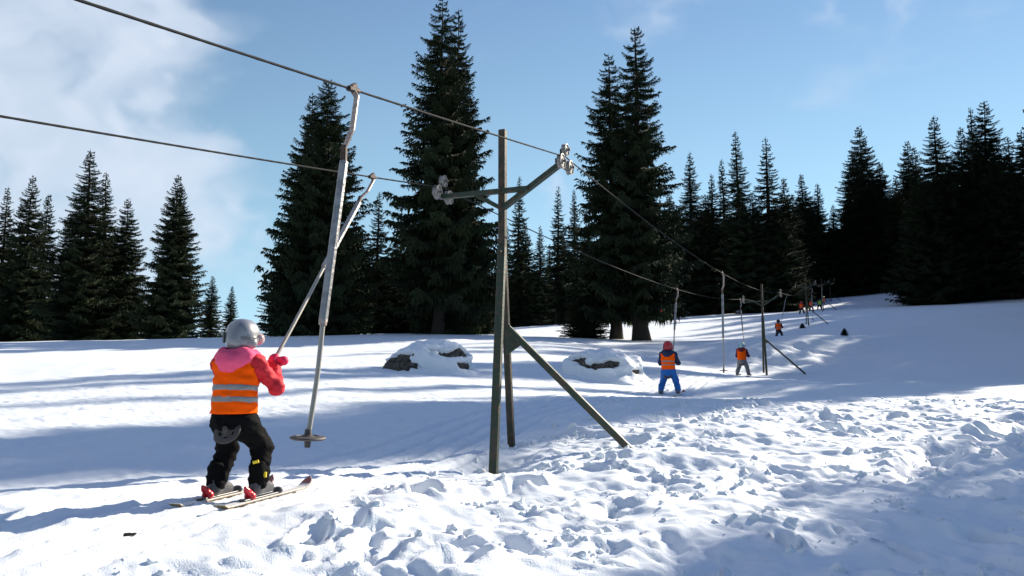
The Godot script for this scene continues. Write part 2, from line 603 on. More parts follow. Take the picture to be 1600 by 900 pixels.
	for j in nd:
		var jm := maxi(j - 1, 0)
		var jp := mini(j + 1, nd - 1)
		for i in nx:
			var im := maxi(i - 1, 0)
			var ip := mini(i + 1, nx - 1)
			v[j * nx + i] = Vector3(xs[i], H[j * nx + i], -ds[j])
			nn[j * nx + i] = Vector3(-(H[j * nx + ip] - H[j * nx + im]) / (xs[ip] - xs[im]), 1.0, (H[jp * nx + i] - H[jm * nx + i]) / (ds[jp] - ds[jm])).normalized()
	idx.resize((nx - 1) * (nd - 1) * 6)
	var o := 0
	for j in nd - 1:
		for i in nx - 1:
			var a := j * nx + i
			idx[o] = a; idx[o + 1] = a + nx; idx[o + 2] = a + 1
			idx[o + 3] = a + 1; idx[o + 4] = a + nx; idx[o + 5] = a + nx + 1
			o += 6
	var g := part("snow_ground", commit(v, nn, idx), M.snow, self)
	tag(g, "snow covered slope with trampled lumps and a smooth ski track", "snow", "", "structure")

func ground(x: float, z: float) -> float:
	var d := -z
	var i := clampi(xs.bsearch(x) - 1, 0, xs.size() - 2)
	var j := clampi(ds.bsearch(d) - 1, 0, ds.size() - 2)
	var fi := clampf((x - xs[i]) / (xs[i + 1] - xs[i]), 0, 1)
	var fj := clampf((d - ds[j]) / (ds[j + 1] - ds[j]), 0, 1)
	var n := xs.size()
	return lerpf(lerpf(H[j * n + i], H[j * n + i + 1], fi), lerpf(H[(j + 1) * n + i], H[(j + 1) * n + i + 1], fi), fj)

func on_ground(x: float, d: float) -> Vector3:
	return Vector3(x, ground(x, -d), -d)

# ------------------------------------------------------------------ loose snow clods in the trampled zone
func lump_mesh(seed_: int, detail: int, amount: float) -> ArrayMesh:
	var n := make_noise(FastNoiseLite.TYPE_SIMPLEX_SMOOTH, 1.1, 3, seed_)
	var st := begin()
	var rows := detail
	var cols := detail * 2
	var p := func(r: int, c: int) -> Vector3:
		var th := PI * r / rows
		var ph := TAU * (c % cols) / cols
		var q := Vector3(sin(th) * cos(ph), cos(th), sin(th) * sin(ph))
		return q * (1.0 + amount * n.get_noise_3d(q.x, q.y, q.z))
	for r in rows:
		for c in cols:
			st.set_smooth_group(0)
			var a: Vector3 = p.call(r, c)
			var b: Vector3 = p.call(r, c + 1)
			var e: Vector3 = p.call(r + 1, c)
			var g: Vector3 = p.call(r + 1, c + 1)
			if r > 0:
				st.add_vertex(a); st.add_vertex(b); st.add_vertex(e)
			if r < rows - 1:
				st.add_vertex(b); st.add_vertex(g); st.add_vertex(e)
	st.generate_normals()
	return st.commit()

func build_clods() -> void:
	rng.seed = 9
	var spread := make_noise(FastNoiseLite.TYPE_SIMPLEX_SMOOTH, 0.9, 2, 70)
	for variant in 3:
		var mm := MultiMesh.new()
		mm.transform_format = MultiMesh.TRANSFORM_3D
		mm.mesh = lump_mesh(50 + variant, 8, 0.75)
		var list := []
		var tries := 0
		while list.size() < 520 and tries < 20000:
			tries += 1
			var d := 3.6 + 10.0 * pow(rng.randf(), 1.2)
			var c := rng.randf_range(0.5, 8.0)
			var x := 0.414 * d - 4.33 + c / 0.924
			if absf(x) > d * 0.75 + 0.5: continue
			if spread.get_noise_2d(x, d) < 0.02 + rng.randf() * 0.25: continue
			var s := 0.008 + 0.046 * pow(rng.randf(), 3.4)
			var b := Basis.from_euler(Vector3(rng.randf() * TAU, rng.randf() * TAU, rng.randf() * TAU)) * Basis.from_scale(Vector3(s, s * rng.randf_range(0.6, 0.9), s * rng.randf_range(0.7, 1.1)))
			list.append(Transform3D(b, Vector3(x, ground(x, -d) - s * 0.1, -d)))
		mm.instance_count = list.size()
		for i in list.size(): mm.set_instance_transform(i, list[i])
		var o := MultiMeshInstance3D.new()
		o.name = numbered("snow_clods")
		o.multimesh = mm
		o.material_override = M.snow
		add_child(o)
		tag(o, "crumbs and clods of loose snow scattered over the trampled slope", "snow clods", "loose snow clods", "stuff")

# ------------------------------------------------------------------ spruces
func make_branch(seed_: int) -> PackedVector3Array:
	var r := RandomNumberGenerator.new()
	r.seed = seed_
	var v := PackedVector3Array()
	var sag := r.randf_range(0.10, 0.22)
	var spine := func(t: float) -> Vector3: return Vector3(t, -sag * sin(t * PI * 0.8) + 0.10 * t * t * t, 0.03 * sin(t * 5.0 + seed_))
	for i in 5:
		var a: Vector3 = spine.call(i / 5.0)
		var b: Vector3 = spine.call((i + 1) / 5.0)
		var w := 0.014 * (1.0 - i / 5.5)
		v.append_array(PackedVector3Array([a + Vector3(0, w, 0), a - Vector3(0, w, 0), b, a + Vector3(0, 0, w), a - Vector3(0, 0, w), b]))
	for i in 15:
		var t := 0.10 + 0.90 * (i + r.randf() * 0.7) / 15.0
		for side in [-1.0, 1.0]:
			var l := (0.36 * pow(1.0 - t, 0.8) + 0.085) * r.randf_range(0.65, 1.2)
			var ang := r.randf_range(0.75, 1.15)
			var dir := Vector3(cos(ang), r.randf_range(-0.55, -0.08), side * sin(ang)).normalized()
			var base: Vector3 = spine.call(minf(t, 1.0))
			var tip := base + dir * l
			var across := dir.cross(Vector3.UP).normalized()
			v.append_array(PackedVector3Array([base + across * 0.02, base - across * 0.02, tip, base + Vector3(0, 0.022, 0), base - Vector3(0, 0.03, 0), tip]))
			for j in 3:
				var q := base.lerp(tip, (j + 0.4 + r.randf() * 0.5) / 3.3)
				var hang := l * r.randf_range(0.22, 0.5) + 0.02
				v.append_array(PackedVector3Array([q + dir * 0.024, q - dir * 0.024, q + Vector3(r.randf_range(-0.02, 0.05), -hang, r.randf_range(-0.03, 0.03))]))
				var out := (dir * 0.8 + across * (1.0 if j % 2 == 0 else -1.0) * 0.8 + Vector3(0, r.randf_range(-0.3, 0.1), 0)) * (l * 0.26 + 0.035)
				v.append_array(PackedVector3Array([q + dir * 0.02, q - dir * 0.026, q + out]))
	var e: Vector3 = spine.call(0.93)
	v.append_array(PackedVector3Array([e + Vector3(0, 0, 0.02), e - Vector3(0, 0, 0.02), e + Vector3(0.12, 0.03, 0), e + Vector3(0, 0.02, 0), e - Vector3(0, 0.03, 0), e + Vector3(0.11, -0.02, 0)]))
	return v

var branches := []
var crowns := []
var trunks := []
const TREE_TALL := 16.0

# kind: [radius at base, bare trunk share, density, droop]
func make_crown(seed_: int, radius: float, bare: float, density: float, shape: float) -> ArrayMesh:
	var r := RandomNumberGenerator.new()
	r.seed = seed_
	var v := PackedVector3Array()
	var col := PackedColorArray()
	var y := TREE_TALL * bare
	var yaw := r.randf() * TAU
	while y < TREE_TALL * 0.985:
		var t := 1.0 - (y - TREE_TALL * bare) / (TREE_TALL * (1.0 - bare))     # 1 at the lowest whorl, 0 at the top
		var reach := radius * (pow(t, shape) * (1.0 - 0.22 * ramp(0.8, 1.0, t)) + 0.035)
		var count := int(round(density * lerpf(4.0, 9.0, minf(1.0, t * 2.5))))
		yaw += r.randf_range(0.4, 1.2)
		for k in count:
			var l := reach * r.randf_range(0.62, 1.16)
			if r.randf() < 0.06: l *= 0.45
			if r.randf() < 0.05: l *= 1.18
			var elev := lerpf(0.75, -0.16, pow(minf(1.0, t * 1.6), 0.55)) + r.randf_range(-0.16, 0.14)
			var b := Basis(Vector3.UP, yaw + TAU * (k + r.randf_range(-0.3, 0.3)) / count) * Basis(Vector3(0, 0, 1), elev)
			var up := maxf(l, 0.5) * r.randf_range(0.9, 1.25)
			var br: PackedVector3Array = branches[r.randi() % branches.size()]
			var tr := Transform3D(b * Basis.from_scale(Vector3(l, up, minf(l, 2.2) * r.randf_range(0.85, 1.2))), Vector3(0, y + r.randf_range(-0.14, 0.14), 0))
			v.append_array(tr * br)
			var c := r.randf_range(0.65, 1.2)
			var tint := PackedColorArray()
			tint.resize(br.size())
			tint.fill(Color(c * r.randf_range(0.92, 1.15), c, c * r.randf_range(0.85, 1.05)))
			col.append_array(tint)
		y += lerpf(0.20, 0.44, t) * r.randf_range(0.8, 1.2)
	# leader
	for k in 3:
		var w := 0.03
		v.append_array(PackedVector3Array([Vector3(w, TREE_TALL * 0.95, 0), Vector3(-w, TREE_TALL * 0.95, 0), Vector3(0, TREE_TALL, 0), Vector3(0, TREE_TALL * 0.95, w), Vector3(0, TREE_TALL * 0.95, -w), Vector3(0, TREE_TALL, 0)]))
		for q in 6: col.append(Color(0.9, 0.9, 0.8))
	return commit(v, PackedVector3Array(), PackedInt32Array(), col)

func make_trunk(seed_: int, girth: float) -> ArrayMesh:
	var r := RandomNumberGenerator.new()
	r.seed = seed_
	var pts := []
	var radii := []
	for i in 13:
		var t := i / 12.0
		pts.append(Vector3(r.randf_range(-0.03, 0.03), -0.6 + (TREE_TALL + 0.3) * t, r.randf_range(-0.03, 0.03)))
		radii.append(girth * (1.0 - t) + 0.012 + (0.10 if i == 0 else 0.0))
	return tube(pts, radii, 11)

func make_tree_kinds() -> void:
	for i in 9: branches.append(make_branch(100 + i))
	for k in [[2.7, 0.045, 1.0, 0.85], [2.2, 0.05, 0.95, 0.9], [1.7, 0.06, 0.9, 0.95], [3.0, 0.03, 1.1, 0.72], [2.4, 0.11, 0.85, 0.75], [1.5, 0.10, 0.7, 0.85], [2.0, 0.03, 1.05, 0.8]]:
		crowns.append(make_crown(300 + crowns.size(), k[0], k[1], k[2], k[3]))
		trunks.append(make_trunk(400 + trunks.size(), 0.20))

var tree_count := 0
func spruce(base: Vector3, tall: float, wide: float, kind: int, label: String, group := "") -> void:
	tree_count += 1
	var o := thing("spruce_tree", label, "spruce", base, fmod(tree_count * 2.39996, TAU), group)
	o.rotation.x = 0.022 * sin(tree_count * 1.7)
	o.rotation.z = 0.022 * cos(tree_count * 2.9)
	var stem := part("trunk", trunks[kind], M.bark, o)
	if label.contains("thick"): stem.scale = Vector3(1.6, 1, 1.6) if label.begins_with("tall") else Vector3(1.2, 1, 1.2)
	part("crown", crowns[kind], M.needles, o)
	var s := tall / TREE_TALL
	var w: float = wide / ([2.7, 2.2, 1.7, 3.0, 2.4, 1.5, 2.0][kind] * 2.0)
	o.scale = Vector3(w, s, w)

# a spruce whose tip shows at a pixel, standing at depth d, its crown so many pixels wide
func spruce_at(px: float, py: float, d: float, wide_px: float, kind: int, label: String, group := "") -> void:
	if px > 1030.0:
		d = maxf(d, 94.0 + fmod(px * 7.3, 16.0))
		wide_px *= 1.2
		if px > 1245.0 and px < 1432.0: d = maxf(d, 127.0 + fmod(px * 3.1, 14.0))
	var tip := at(px, py, d)
	var base := on_ground(tip.x, d)
	spruce(base, tip.y - base.y, wide_px * 1.1 * d / 1307.0, kind, label, group)

func build_trees() -> void:
	make_tree_kinds()
	# the ones that stand out
	spruce_at(691, -14, 42, 200, 4, "very tall spruce with bare lower trunk behind the left snow capped boulder")
	spruce_at(714, 6, 43.4, 160, 0, "tall spruce grown close against the tallest spruce, its tip slightly lower")
	spruce_at(514, 118, 42, 190, 3, "broad bushy dark spruce reaching the snow behind the tow hangers")
	spruce_at(484, 142, 43.5, 150, 0, "dense spruce with lower tip merged into the broad bushy spruce")
	spruce_at(992, 42, 45, 170, 4, "tall spruce with thick flared trunk behind the right snow capped boulder")
	spruce_at(957, 82, 46.5, 165, 4, "slightly shorter spruce with thin trunk beside the thick trunked spruce")
	spruce_at(590, 298, 60, 75, 2, "small slim spruce between the broad bushy spruce and the tallest spruce")
	spruce_at(277, 272, 50, 120, 0, "lone pointed spruce with a double tip on the left crest")
	spruce_at(331, 430, 60, 50, 6, "small young spruce beside the lone pointed spruce on the crest")
	spruce_at(361, 446, 64, 36, 6, "tiny young spruce behind the silver helmet on the crest")
	spruce_at(1197, 213, 60, 78, 5, "slender spruce with light catching its drooping boughs at the forest edge")
	spruce_at(1350, 194, 72, 105, 0, "tall spruce standing above the forest right of the notch in the treeline")
	var g := "spruces along the left crest"
	for t in [[147, 230, 52, 150, 1], [174, 266, 55, 100, 2], [200, 307, 54, 110, 0], [46, 272, 55, 110, 0], [12, 290, 58, 90, 1], [72, 300, 60, 80, 6], [-38, 250, 56, 120, 0], [112, 330, 61, 90, 6], [178, 350, 62, 80, 1],
			[284, 290, 52, 90, 6], [-80, 280, 60, 110, 1], [22, 380, 66, 90, 3], [140, 400, 68, 90, 3], [255, 430, 66, 70, 3], [205, 420, 64, 80, 6]]:
		spruce_at(t[0], t[1], t[2], t[3], t[4], "dark spruce in the row along the left crest", g)
	g = "slim spruces in the gap"
	for t in [[808, 272, 80, 62, 2], [843, 350, 78, 55, 2], [869, 287, 84, 56, 5], [898, 294, 82, 60, 2], [823, 345, 90, 60, 6], [880, 350, 90, 60, 6], [858, 380, 95, 55, 2], [790, 350, 85, 60, 2], [915, 330, 88, 60, 1], [780, 400, 78, 60, 6]]:
		spruce_at(t[0], t[1], t[2], t[3], t[4], "slim distant spruce in the gap behind the lift pylon", g)
	g = "spruces filling behind the tall ones"
	for t in [[560, 350, 58, 110, 3], [622, 370, 56, 100, 0], [648, 330, 60, 90, 1], [600, 400, 54, 110, 3], [750, 380, 58, 90, 0], [668, 420, 52, 90, 6], [440, 400, 55, 80, 6], [540, 420, 50, 110, 3], [735, 430, 62, 80, 6]]:
		spruce_at(t[0], t[1], t[2], t[3], t[4], "dark spruce filling the space behind the tallest spruces", g)
	g = "spruces of the forest edge"
	for t in [[1075, 234, 62, 80, 2], [1110, 270, 76, 66, 2], [1132, 247, 82, 60, 2], [1153, 202, 64, 76, 2], [1228, 277, 82, 66, 6], [1256, 269, 78, 74, 1], [1275, 284, 82, 66, 2], [1298, 318, 105, 50, 2], [1316, 322, 110, 50, 2],
			[1396, 274, 92, 80, 1], [1418, 219, 78, 90, 0], [1434, 226, 84, 80, 1], [1457, 179, 72, 112, 1], [1498, 198, 80, 90, 0], [1513, 166, 82, 80, 2], [1529, 158, 70, 130, 0], [1576, 212, 78, 100, 1], [1602, 200, 68, 120, 0], [1376, 250, 80, 90, 1],
			[1335, 230, 84, 90, 6], [1045, 300, 66, 90, 0], [1095, 330, 66, 90, 3], [1175, 300, 70, 90, 0], [1210, 320, 72, 90, 3], [1550, 240, 72, 110, 3], [1480, 240, 74, 110, 3], [1440, 270, 76, 110, 0]]:
		spruce_at(t[0], t[1], t[2], t[3], t[4], "dark spruce in the forest edge beyond the ski lift", g)
	g = "spruces deep in the forest"
	rng.seed = 500
	for i in 72:
		var px := 1040.0 + 8.6 * i + rng.randf_range(-8, 8)
		var sky_line := 296.0
		if px > 1335: sky_line = 262.0
		if px > 1285 and px < 1335: sky_line = 338.0
		var d := rng.randf_range(112, 140)
		spruce_at(px, sky_line + rng.randf_range(5, 75), d, rng.randf_range(70, 110), [0, 1, 3, 6][i % 4], "dark spruce standing deep in the forest behind the lift", g)
	for i in 16:
		var px := 600.0 + 26.0 * i + rng.randf_range(-8, 8)
		spruce_at(px, rng.randf_range(410, 455), rng.randf_range(95, 125), rng.randf_range(60, 90), [0, 1, 3, 6][i % 4], "dark spruce standing deep in the forest behind the lift", g)
	# trees beside the piste, out of the frame, that lay the long shadows over the snow
	g = "spruces beside the piste"
	# [across the sun's rays, depth, height, width]
	for t in [[-1.35, 18.5, 22.0, 6.0], [-0.1, 20.0, 24.0, 6.0], [2.0, 18.0, 23.0, 6.0], [4.5, 17.0, 22.0, 6.0], [7.5, 16.0, 21.0, 6.0], [1.0, 25.0, 25.0, 5.5],
			[-9.0, 38.0, 29.0, 4.6], [-7.9, 36.0, 26.0, 4.4], [-8.4, 43.0, 29.0, 4.4], [-9.2, 44.0, 30.0, 4.4], [-8.6, 47.0, 32.0, 4.6], [-8.0, 46.0, 31.0, 4.4], [-11.7, 45.0, 29.0, 2.6], [-10.9, 44.0, 17.0, 6.0],
			[-15.6, 51.5, 32.0, 4.6], [-14.8, 51.0, 33.0, 4.4], [-13.4, 50.0, 15.0, 6.0], [-12.2, 47.0, 16.0, 6.0], [-16.8, 59.0, 19.0, 6.5], [-18.4, 61.0, 18.5, 6.5], [-20.0, 63.0, 18.0, 6.0],
			[-21.5, 73.0, 34.0, 8.0], [-23.0, 77.0, 34.0, 8.0], [-24.5, 81.0, 34.0, 8.0], [-26.0, 85.0, 34.0, 8.0], [-27.5, 88.0, 34.0, 8.0], [-29.0, 93.0, 34.0, 8.0], [-30.5, 97.0, 34.0, 8.0], [-32.0, 101.0, 34.0, 8.0], [-34.0, 107.0, 34.0, 8.0], [-37.0, 115.0, 34.0, 8.0], [-40.0, 123.0, 34.0, 8.0]]:
		var x: float = (t[0] + 0.755 * t[1]) / 0.656
		spruce(on_ground(x, t[1]), t[2], t[3], [0, 3, 1][int(absf(t[0])) % 3], "tall spruce beside the piste outside the view, shading the snow", g)

# ------------------------------------------------------------------ boulders under snow
func boulder(centre: Vector3, size: Vector3, bare: Array, seed_: int, label: String) -> void:
	var o := thing("boulder", label, "boulder", centre)
	var n := make_noise(FastNoiseLite.TYPE_SIMPLEX_SMOOTH, 0.7, 4, seed_)
	var crag := make_noise(FastNoiseLite.TYPE_CELLULAR, 0.45, 1, seed_ + 1)
	for layer in 2:
		var st := begin()
		var rows := 70
		var cols := 140
		var pts := PackedVector3Array()
		for r in rows + 1:
			for c in cols + 1:
				var th := PI * 0.62 * r / rows
				var ph := TAU * (c % cols) / cols
				var q := Vector3(sin(th) * cos(ph), cos(th), sin(th) * sin(ph))
				var p := q * size
				var rock := 1.03 + 0.26 * n.get_noise_3d(p.x, p.y, p.z) + 0.14 * (crag.get_noise_3d(p.x * 1.3, p.y * 1.3, p.z * 1.3) + 0.5)
				if layer == 0:
					pts.append(p * rock)
				else:
					# snow lies thick everywhere but where the rock breaks through
					var cover := 0.085 + 0.05 * n.get_noise_3d(p.x * 1.6 + 9.0, p.y * 1.6, p.z * 1.6)
					for b in bare:
						var k: Vector3 = (p - (b[0] as Vector3)) / (b[1] as Vector3)
						cover -= 0.34 * (1.0 - ramp(0.55, 1.15, k.length() + 0.55 * n.get_noise_3d(p.x * 3.0, p.y * 5.0 + 4.0, p.z * 3.0)))
					var flare := ramp(0.72, 1.0, float(r) / rows)
					pts.append(p * (1.0 + 0.22 * n.get_noise_3d(p.x, p.y, p.z) + 0.06) + q * cover + Vector3(q.x, 0, q.z) * flare * 0.35)
		for r in rows:
			for c in cols:
				st.set_smooth_group(0 if layer == 1 else -1)
				var a := r * (cols + 1) + c
				for i in [a, a + 1, a + cols + 1, a + 1, a + cols + 2, a + cols + 1]: st.add_vertex(pts[i])
		st.generate_normals()
		part("rock" if layer == 0 else "snow_cap", st.commit(), M.rock if layer == 0 else M.snow, o)

# ------------------------------------------------------------------ lift
var U := Vector3(sin(0.3927), 0, -cos(0.3927))      # up the lift line
var N := Vector3(cos(0.3927), 0, sin(0.3927))       # across it, to the right looking uphill

func wheel(parent: Node, centre: Vector3, r: float) -> void:
	var w := part("pulley_wheel", lathe(centre, Vector3.RIGHT, [[0.0, -0.024], [r * 0.32, -0.026], [r * 0.36, -0.016], [r * 0.80, -0.014], [r * 0.86, -0.024], [r, -0.022], [r * 0.90, -0.006], [r * 0.90, 0.006], [r, 0.022], [r * 0.86, 0.024], [r * 0.80, 0.014], [r * 0.36, 0.016], [r * 0.32, 0.026], [0.0, 0.024]]), M.wheel, parent)
	part("axle", lathe(centre, Vector3.RIGHT, [[0.0, -0.055], [0.013, -0.055], [0.013, 0.055], [0.0, 0.055]], 10), M.wheel_rim, w)

func sheaves(parent: Node, n: float, y: float) -> void:
	var s := Node3D.new()
	s.name = "pulley_set"
	parent.add_child(s, true)
	var c := Vector3(n, y, 0)
	var st := begin()
	beam(st, c + Vector3(-0.045, 0, 0.17), c + Vector3(-0.045, 0, -0.17), 0.012, 0.05)
	beam(st, c + Vector3(-0.045, -0.02, 0), c + Vector3(-0.045, 0.16, 0), 0.012, 0.05)
	part("bracket", finish(st), M.green_steel, s)
	wheel(s, c + Vector3(0, 0, 0.13), 0.078)
	wheel(s, c + Vector3(0, -0.002, -0.13), 0.076)
	wheel(s, c + Vector3(0, 0.148, 0.0), 0.064)

func pylon(base: Vector3, label: String, group: String, legs_down := 0.35) -> Node3D:
	# local x runs across the lift, -z uphill
	var o := thing("lift_pylon", label, "lift pylon", base, LIFT_TURN, group)
	var joint := Vector3(0, 2.08, 0)
	var st := begin()
	beam(st, Vector3(0, 1.95, 0), Vector3(0, 3.43, 0), 0.074, 0.074, Vector3.RIGHT, 0.1)
	part("mast", finish(st), M.rusty_steel, o)
	st = begin()
	var foot := Vector3(0.12, -0.06, 0.49)
	var dir := (foot - joint).normalized()
	beam(st, joint + Vector3(0.02, 0.1, 0.055), foot + dir * legs_down, 0.078, 0.062, Vector3.RIGHT, 0.1)
	part("leg", finish(st), M.green_steel, o)
	st = begin()
	foot = Vector3(-0.07, 0.19, -0.40)
	dir = (foot - joint).normalized()
	beam(st, joint + Vector3(-0.02, 0.1, -0.055), foot + dir * (legs_down + 0.2), 0.07, 0.055, Vector3.RIGHT, 0.1)
	part("leg", finish(st), M.rusty_steel, o)
	st = begin()
	foot = Vector3(1.13, 0.29, -0.155)
	var root := Vector3(0.0, 1.36, -0.16)
	dir = (foot - root).normalized()
	beam(st, root, foot + dir * (legs_down + 0.1), 0.06, 0.065, Vector3(0, 0, 1), 0.1)
	part("brace", finish(st), M.green_steel, o)
	st = begin()
	for q in [[Vector3(-0.05, 1.46, -0.19), Vector3(0.17, 1.21, -0.19), Vector3(-0.04, 1.08, -0.19)]]:
		var th := Vector3(0, 0, 0.014)
		tri(st, q[0], q[2], q[1])
		tri(st, q[0] + th, q[1] + th, q[2] + th)
		for e in 3:
			var a: Vector3 = q[e]
			var b: Vector3 = q[(e + 1) % 3]
			tri(st, a, b, b + th)
			tri(st, a, b + th, a + th)
	part("gusset", finish(st), M.green_steel, o)
	st = begin()
	beam(st, Vector3(-0.70, 2.765, 0.052), Vector3(0.30, 2.765, 0.052), 0.05, 0.06, Vector3.UP, 0.1)
	part("crossbar", finish(st), M.green_steel, o)
	st = begin()
	beam(st, Vector3(0.02, 2.60, 0.01), Vector3(0.63, 2.99, 0.01), 0.075, 0.05, Vector3(0, 0, 1), 0.1)
	part("arm", finish(st), M.green_steel, o)
	st = begin()
	beam(st, Vector3(-0.02, 2.60, 0.01), Vector3(-0.30, 2.76, 0.01), 0.06, 0.045, Vector3(0, 0, 1), 0.1)
	part("strut", finish(st), M.green_steel, o)
	sheaves(o, 0.69, 2.99)
	sheaves(o, -0.69, 2.80)
	for q in [Vector3(0.0, 2.765, 0.09), Vector3(0.0, 2.62, 0.06), Vector3(0.03, 2.12, 0.12)]:
		part("bolt", lathe(q, Vector3(0, 0, 1), [[0.0, 0.02], [0.014, 0.02], [0.016, 0.0], [0.016, -0.02]], 6), M.dark_rust, o)
	return o

# points of a hanging cable through anchors, sagging between them
func hang(anchors: Array, sag: Array, step := 0.25) -> Array:
	var pts := []
	for i in anchors.size() - 1:
		var a: Vector3 = anchors[i]
		var b: Vector3 = anchors[i + 1]
		var n := maxi(2, int(a.distance_to(b) / step))
		for k in n:
			var t := float(k) / n
			pts.append(a.lerp(b, t) - Vector3(0, sag[i] * 4.0 * t * (1.0 - t), 0))
	pts.append(anchors[anchors.size() - 1])
	return pts

# a tow hanger from its grip on the cable to the end of its rod
func hanger(grip: Vector3, knee: Vector3, tube_end: Vector3, rod: Array, label: String, group: String, platter_up: Vector3, side: Vector3) -> void:
	var o := thing("tow_hanger", label, "tow hanger", grip, 0.0, group)
	var L := func(p: Vector3) -> Vector3: return p - grip
	var along: Vector3 = U + Vector3(0, 0.155, 0)
	var st := begin()
	beam(st, -along * 0.05, along * 0.05, 0.034, 0.03, N, 0.25)
	beam(st, Vector3(0, 0.012, 0) - along * 0.02, Vector3(0, 0.03, 0) + along * 0.02, 0.025, 0.03, N, 0.25)
	part("grip", finish(st), M.dark_rust, o)
	# bent flat bar
	var k: Vector3 = L.call(knee)
	var way := k.normalized()
	st = begin()
	var p1 := way * (k.length() * 0.58) + side * 0.028
	var p2 := way * (k.length() * 0.83) - side * 0.012
	beam(st, Vector3(0, -0.012, 0), way * 0.05 + side * 0.03, 0.03, 0.014, side)
	beam(st, way * 0.045 + side * 0.03, p1, 0.03, 0.014, side)
	beam(st, p1 - way * 0.005, p2, 0.03, 0.014, side)
	part("curved_bar", finish(st), M.bracket, o)
	st = begin()
	beam(st, p2 - way * 0.02, k + way * 0.02, 0.034, 0.03, side, 0.2)
	part("sleeve", finish(st), M.dark_rust, o)
	var e: Vector3 = L.call(tube_end)
	st = begin()
	beam(st, k, e, 0.043, 0.04, side, 0.22)
	part("outer_tube", finish(st), M.aluminium, o)
	part("tube_collar", tube([e - way * 0.012, e + (e - k).normalized() * 0.02], [0.024, 0.022], 12), M.bracket, o)
	var pts := []
	var c := Curve3D.new()
	for i in rod.size():
		var p: Vector3 = L.call(rod[i])
		var prev: Vector3 = L.call(rod[maxi(i - 1, 0)])
		var next: Vector3 = L.call(rod[mini(i + 1, rod.size() - 1)])
		c.add_point(p, -(next - prev) * 0.16, (next - prev) * 0.16)
	c.bake_interval = 0.03
	for p in c.get_baked_points(): pts.append(p)
	part("rod", tube(pts, [0.0135], 10), M.rod, o)
	var at_end: Vector3 = pts[pts.size() - 1]
	if platter_up != Vector3.ZERO:
		# a disc with holes: rim, hub and spokes
		var plate := part("platter", lathe(at_end, platter_up, [[0.056, 0.004], [0.058, 0.010], [0.088, 0.006], [0.094, 0.0], [0.088, -0.008], [0.058, -0.004], [0.056, 0.004]], 40), M.platter, o)
		part("hub", lathe(at_end, platter_up, [[0.0, 0.045], [0.016, 0.045], [0.02, 0.015], [0.034, 0.008], [0.034, -0.006], [0.018, -0.012], [0.015, -0.05], [0.0, -0.052]], 18), M.platter, plate)
		var s := platter_up.cross(Vector3.RIGHT if absf(platter_up.x) < 0.8 else Vector3.UP).normalized()
		for q in 5:
			st = begin()
			var dir := s.rotated(platter_up, TAU * q / 5.0)
			beam(st, at_end + dir * 0.025 + platter_up * 0.002, at_end + dir * 0.062 + platter_up * 0.002, 0.026, 0.009, platter_up.cross(dir))
			part("spoke", finish(st), M.platter, plate)

# ------------------------------------------------------------------ children on skis
var person_meshes := {}

